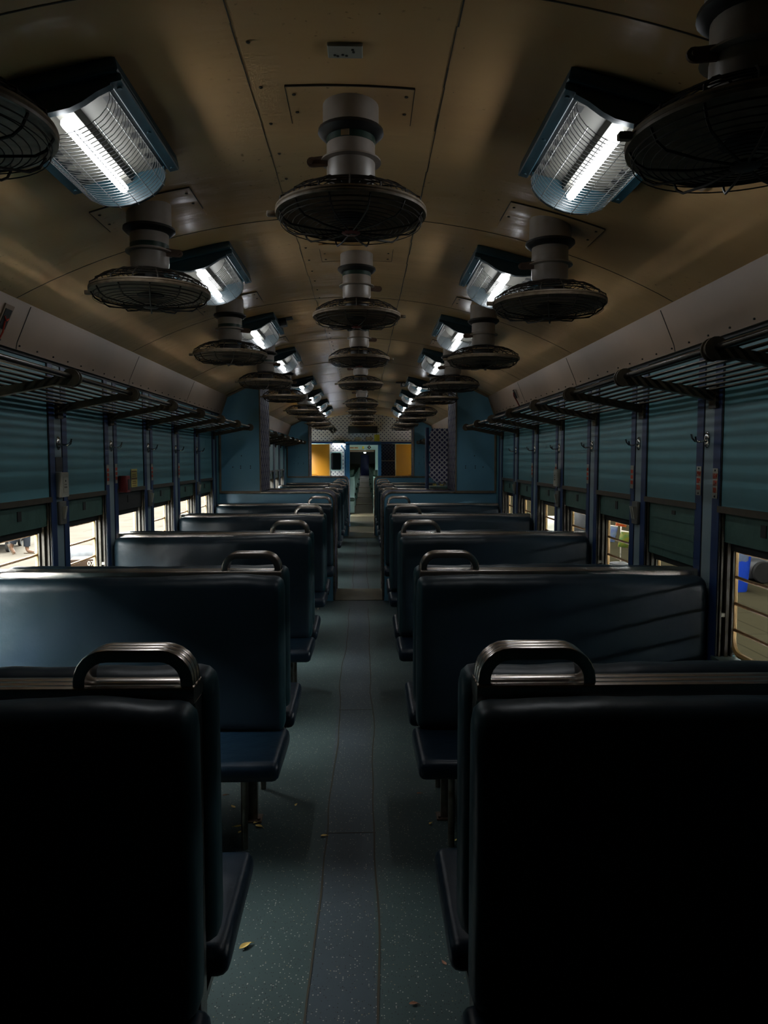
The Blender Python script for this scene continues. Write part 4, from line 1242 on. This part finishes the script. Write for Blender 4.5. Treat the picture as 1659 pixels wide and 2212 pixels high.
LV = [(-0.296, 2.137, 0.042, 0.7, 'leaf', 'curled dry leaf alone on the left floor near the camera'),
      (-0.49, 3.04, 0.030, 2.2, 'leaf', 'yellow leaf left of the bench leg, farther of two'),
      (-0.545, 3.149, 0.024, 0.4, 'leaf_dark', 'brownish leaf farthest under the second left bench'),
      (-0.445, 2.873, 0.030, 3.3, 'leaf', 'pale leaf just left of the second left bench front leg'),
      (-0.36, 2.868, 0.034, -0.5, 'leaf', 'pale yellow leaf just right of the second left bench leg'),
      (-0.427, 2.825, 0.022, 1.0, 'leaf', 'small yellow leaf touching the second left bench front leg'),
      (-0.375, 2.90, 0.026, 0.6, 'leaf', 'upright yellow leaf at the rusty foot plate'),
      (-0.228, 3.05, 0.022, 1.3, 'leaf', 'yellow leaf at the aisle edge right of the second left bench'),
      (-0.096, 2.788, 0.026, 0.1, 'leaf', 'flat yellow leaf lying on the left floor seam'),
      (0.30, 3.145, 0.022, 0.2, 'leaf_dark', 'brownish leaf on the right floor beside the second right bench'),
      (0.327, 2.876, 0.020, 0.9, 'leaf', 'pale leaf under the second right bench'),
      (0.413, 2.743, 0.016, 0.9, 'leaf', 'tiny yellow leaf near the second right bench leg'),
      (0.294, 2.05, 0.022, 2.0, 'leaf_dark', 'dark red brown leaf by the nearest right bench'),
      (0.193, 1.889, 0.024, 0.0, 'leaf_dark', 'dark brown leaf on the right of the aisle at the bottom')]
for i, (x, y, ln, ro, mt, lb) in enumerate(LV): leaf(i, x, y, ln, ro, mt, lb)

# ================================================================ LEFT PLATFORM: person, trolley, sacks
ZP = -0.40
def person(x, y, z, rz):
    V = [(0, 0, 0.92), (0, 0.01, 1.10), (0, 0.02, 1.30), (0, 0.02, 1.44), (0, 0.03, 1.52), (0, 0.05, 1.60), (0, 0.055, 1.68),      # 0-6 pelvis..head
         (-0.10, 0, 0.88), (-0.10, 0.10, 0.50), (-0.10, 0.10, 0.10), (-0.10, 0.12, 0.045), (-0.10, 0.25, 0.03),                      # 7-11 front leg, flat foot
         (0.10, 0, 0.88), (0.10, 0.06, 0.49), (0.10, -0.08, 0.20), (0.10, -0.10, 0.13), (0.10, -0.03, 0.02),                        # 12-16 trailing leg, heel lifted
         (-0.18, 0.02, 1.40), (-0.24, -0.04, 1.14), (-0.23, 0.06, 0.92), (-0.22, 0.10, 0.84),                                        # 17-20 arm
         (0.18, 0.02, 1.40), (0.24, 0.03, 1.14), (0.23, 0.16, 0.96), (0.22, 0.21, 0.89)]                                            # 21-24 arm
    E = [(0,1),(1,2),(2,3),(3,4),(4,5),(5,6),(0,7),(7,8),(8,9),(9,10),(10,11),(0,12),(12,13),(13,14),(14,15),(15,16),(3,17),(17,18),(18,19),(19,20),(3,21),(21,22),(22,23),(23,24)]
    Rr = [0.13,0.12,0.14,0.12,0.055,0.085,0.09, 0.085,0.055,0.038,0.036,0.026, 0.085,0.055,0.038,0.036,0.024, 0.055,0.042,0.03,0.028, 0.055,0.042,0.03,0.028]
    # fingers on both hands
    for hnd, (bx_, by_, bz_) in ((20, V[20]), (24, V[24])):
        for k, (dy, ln) in enumerate(((0.030, 0.075), (0.010, 0.085), (-0.010, 0.08), (-0.028, 0.062))):
            i0 = len(V); V.append((bx_, by_ + dy, bz_ - 0.04)); V.append((bx_ * 0.97, by_ + dy + 0.012, bz_ - 0.04 - ln*0.55)); V.append((bx_ * 0.92, by_ + dy + 0.016, bz_ - 0.04 - ln))
            E += [(hnd, i0), (i0, i0+1), (i0+1, i0+2)]; Rr += [0.010, 0.009, 0.008]
        i0 = len(V); V.append((bx_*0.93, by_ + 0.045, bz_ - 0.01)); V.append((bx_*0.90, by_ + 0.055, bz_ - 0.05))
        E += [(hnd, i0), (i0, i0+1)]; Rr += [0.011, 0.009]
    me = bpy.data.meshes.new('person'); me.from_pydata(V, E, [])
    o = bpy.data.objects.new('person', me); COL.objects.link(o); o.location = (x, y, z); o.rotation_euler = (0, 0, rz)
    sk = o.modifiers.new('skin', 'SKIN'); ss = o.modifiers.new('sub', 'SUBSURF'); ss.levels = 2; ss.render_levels = 2
    for i, r in enumerate(Rr):
        o.data.skin_vertices[0].data[i].radius = (r, r)
        o.data.skin_vertices[0].data[i].use_root = (i == 0)
    sk.use_smooth_shade = True
    me.materials.append(M['skin'])
    def limb(pts, rs, nm, mat): MB().tube(pts, rs, 14).build(nm, mat, o)
    tr = MB()
    tr.tube([(0, 0, 1.0), (0, 0, 0.90), (0, 0, 0.82)], [0.155, 0.165, 0.15], 16)
    tr.tube([(-0.085, 0, 0.92), V[8], (-0.10, 0.10, 0.14)], [0.105, 0.078, 0.062], 14)
    tr.tube([(0.085, 0, 0.92), V[13], (0.10, -0.06, 0.225)], [0.105, 0.078, 0.062], 14)
    tr.build('trousers', 'jeans', o)
    sh = MB().tube([(0, 0, 0.94), (0, 0.01, 1.10), (0, 0.02, 1.32), (0, 0.02, 1.45), (0, 0.025, 1.49)], [0.165, 0.16, 0.185, 0.15, 0.07], 16)
    sh.tube([V[17], V[18]], [0.075, 0.06], 12); sh.tube([V[21], V[22]], [0.075, 0.06], 12)
    sh.build('shirt', 'shirt', o)
    MB().lathe([(0.02, 0.11), (0.075, 0.095), (0.105, 0.04), (0.108, -0.01), (0.095, -0.05)], (0, 0.035, 1.68), 16).build('hair', 'hair', o)
    f = MB()
    f.lathe([(0.004, 0.0), (0.012, -0.02), (0.015, -0.045), (0.003, -0.05)], (0, 0.148, 1.675), 8)
    f.build('nose', 'skin', o)
    MB().bbox(-0.022, 0.022, 0.132, 0.142, 1.598, 1.606, 0.002).build('mouth', 'cartwood', o)
    for s in (-1, 1):
        MB().lathe([(0.0, 0.008), (0.012, 0.0), (0.0, -0.008)], (s*0.033, 0.138, 1.672), 10).build('eye', 'hair', o)
        MB().lathe([(0.0, 0.028), (0.014, 0.0), (0.0, -0.028)], (s*0.096, 0.055, 1.66), 8).build('ear', 'skin', o)
    MB().bbox(-0.145, -0.055, 0.05, 0.30, 0.0, 0.018, 0.006).build('sandal', 'sandal', o)
    b = MB().bbox(-0.045, 0.045, -0.13, 0.13, -0.01, 0.01, 0.006); b.xf(Matrix.Translation((0.10, -0.09, 0.09)) @ Matrix.Rotation(math.radians(-58), 4, 'X')); b.build('sandal', 'sandal', o)
    return o
p = person(-6.76, 14.72, ZP, math.radians(-100))
tag(p, 'person in dark jeans and sandals walking on the left platform', 'person')
t = empty('hand_trolley', (-7.35, 15.55, ZP), (0, 0, 0.23))
def wheel(x, y, r):
    wmb = MB().lathe([(r*0.72, -0.03), (r*0.95, -0.03), (r, -0.02), (r, 0.02), (r*0.95, 0.03), (r*0.72, 0.03)], (x, y, r), 28, 'x')
    wo = wmb.build('wheel', 'rubber', t)
    MB().lathe([(r*0.75, -0.015), (r*0.3, -0.02), (0.03, -0.04), (0.03, 0.04), (r*0.3, 0.02), (r*0.75, 0.015)], (x, y, r), 24, 'x').build('wheel_disc', 'hubgrey', wo)
wheel(0.10, -0.55, 0.135); wheel(0.10, 0.55, 0.135); wheel(-0.65, -0.55, 0.135); wheel(-0.65, 0.55, 0.135)
MB().bbox(-0.75, 0.20, -0.8, 0.8, 0.27, 0.33, 0.01).build('deck', 'cartwood', t)
MB().tube([(0.16, -0.55, 0.135), (-0.7, -0.55, 0.135)], 0.018, 8).tube([(0.16, 0.55, 0.135), (-0.7, 0.55, 0.135)], 0.018, 8).build('axle', 'rubber', t)
tag(t, 'flat luggage trolley with grey wheels on the left platform', 'trolley')
sk = cushion(-0.35, 0.35, -0.25, 0.25, 0, 0.34, 0.12, 8.0, 0.03, 14).build('sack', 'sack'); sk.location = (-4.98, 13.0, ZP); sk.rotation_euler = (0, 0, 0.4)
tag(sk, 'stuffed white sack lying on the left platform', 'sack')
t = MB().bbox(-0.3, 0.3, -0.22, 0.22, 0, 0.26, 0.01).build('crate', 'crate'); t.location = (-4.42, 12.15, ZP); t.rotation_euler = (0, 0, 0.25)
me = text_mesh('07', 0.10, 'painted_number', 'tan')
o = bpy.data.objects.new('painted_number', me); COL.objects.link(o); o.parent = t; o.rotation_euler = (PI/2, 0, 0); o.location = (0.02, -0.222, 0.19)
tag(t, 'brown crate with a pale painted number on the left platform', 'crate')

# ================================================================ RIGHT PLATFORM: bin, dark bench, snack packets
t = empty('waste_bin', (5.32, 10.3, ZP))
rings = []
for z, a in ((0, 0.13), (0.02, 0.14), (0.62, 0.18), (0.66, 0.19)):
    rings.append([(a*(abs(math.cos(u))**0.5)*math.copysign(1, math.cos(u)), a*(abs(math.sin(u))**0.5)*math.copysign(1, math.sin(u)), z) for u in [2*PI*i/24 for i in range(24)]])
MB().sweep(rings).build('bin_body', 'bin', t)
rings = []
for z, a in ((0.44, 0.175), (0.52, 0.188), (0.60, 0.196), (0.665, 0.205)):
    rings.append([(a*(1 + 0.05*math.sin(i*2.7 + z*9))*math.cos(2*PI*i/24), a*(1 + 0.05*math.cos(i*1.9))*math.sin(2*PI*i/24), z - (0.03 if i % 5 == 0 else 0)) for i in range(24)])
MB().sweep(rings, cap=False).build('bin_bag', 'bag', t)
MB().bbox(-0.21, 0.21, -0.20, 0.20, 0.68, 0.78, 0.03).build('bin_lid', 'bin', t)
tag(t, 'blue waste bin with clear bag on the right platform', 'bin')
t = empty('dark_handcart', (6.45, 11.3, ZP))
MB().bbox(-0.75, 0.75, -0.36, 0.4, 0.06, 0.37, 0.03).build('body', 'fanblack', t)
for xx in (-0.4, 0.35): MB().lathe([(0.05, -0.45), (0.155, -0.45), (0.17, -0.42), (0.155, -0.37), (0.05, -0.37)], (xx, 0, 0.17), 24, 'y').build('wheel', 'rubber', t)
tag(t, 'low dark handcart behind the blue bin on the right platform', 'handcart')
t = MB().bbox(-1.6, 1.6, -0.15, 0.15, 0.0, 0.95, 0.02).build('green_counter', 'bldg_green'); t.location = (7.6, 12.4, ZP)
tag(t, 'pale green counter beyond the handcart on the right platform', 'counter')
def packet(x, y, z, mat, rz, lab, hw=0.10, hh=0.14):
    rings = []
    for k in range(9):
        u = k/8; zz = -hh + 2*hh*u; th = 0.035*math.sin(PI*u)**0.6 + 0.002; ww = hw*(0.93 + 0.07*math.sin(PI*u))
        rings.append([(ww*math.cos(a), th*math.sin(a), zz) for a in [2*PI*i/14 for i in range(14)]])
    o = MB().sweep(rings).build('snack_packet', mat); o.location = (x, y, z); o.rotation_euler = (0.1, 0.15, rz)
    MB().bbox(-hw*0.9, hw*0.9, -0.004, 0.004, hh - 0.006, hh + 0.016, 0.002).build('crimped_edge', 'badgewhite', o)
    tag(o, lab, 'packet', 'hanging snack packets')
t = empty('packet_stand', (4.62, 13.0, ZP))
MB().tube([(0, 0, 0), (0, 0, 1.0)], 0.014, 8).tube([(-0.25, 0, 1.0), (0.3, 0, 1.0)], 0.012, 8).build('pole', 'steel_dull', t)
MB().lathe([(0.2, 0), (0.2, 0.02), (0.03, 0.04)], (0, 0, 0), 20).build('base', 'fanblack', t)
tag(t, 'steel stand holding snack packets on the right platform', 'stand')
packet(4.38, 12.80, 0.16, 'pack_blue', 0.2, 'pale blue snack packet hanging lowest on the platform stand')
packet(4.60, 12.90, 0.42, 'pack_red', -0.2, 'red and orange snack packet hanging top left on the platform stand')
packet(4.84, 12.92, 0.20, 'pack_red', 0.5, 'red snack packet hanging right on the platform stand')
packet(4.61, 12.80, 0.06, 'pack_green', 0.1, 'green and yellow snack packet hanging bottom on the platform stand')
t = MB().bbox(-0.28, 0.28, -0.2, 0.2, 0, 0.72, 0.03).build('black_case', 'fanblack'); t.location = (4.92, 16.7, ZP)
tag(t, 'tall black case standing on the right platform', 'case')
t = MB().bbox(-0.25, 0.25, -0.2, 0.2, 0, 0.55, 0.02).build('pale_carton', 'paper'); t.location = (4.35, 16.9, ZP)
tag(t, 'pale carton standing left of the black case on the right platform', 'carton')
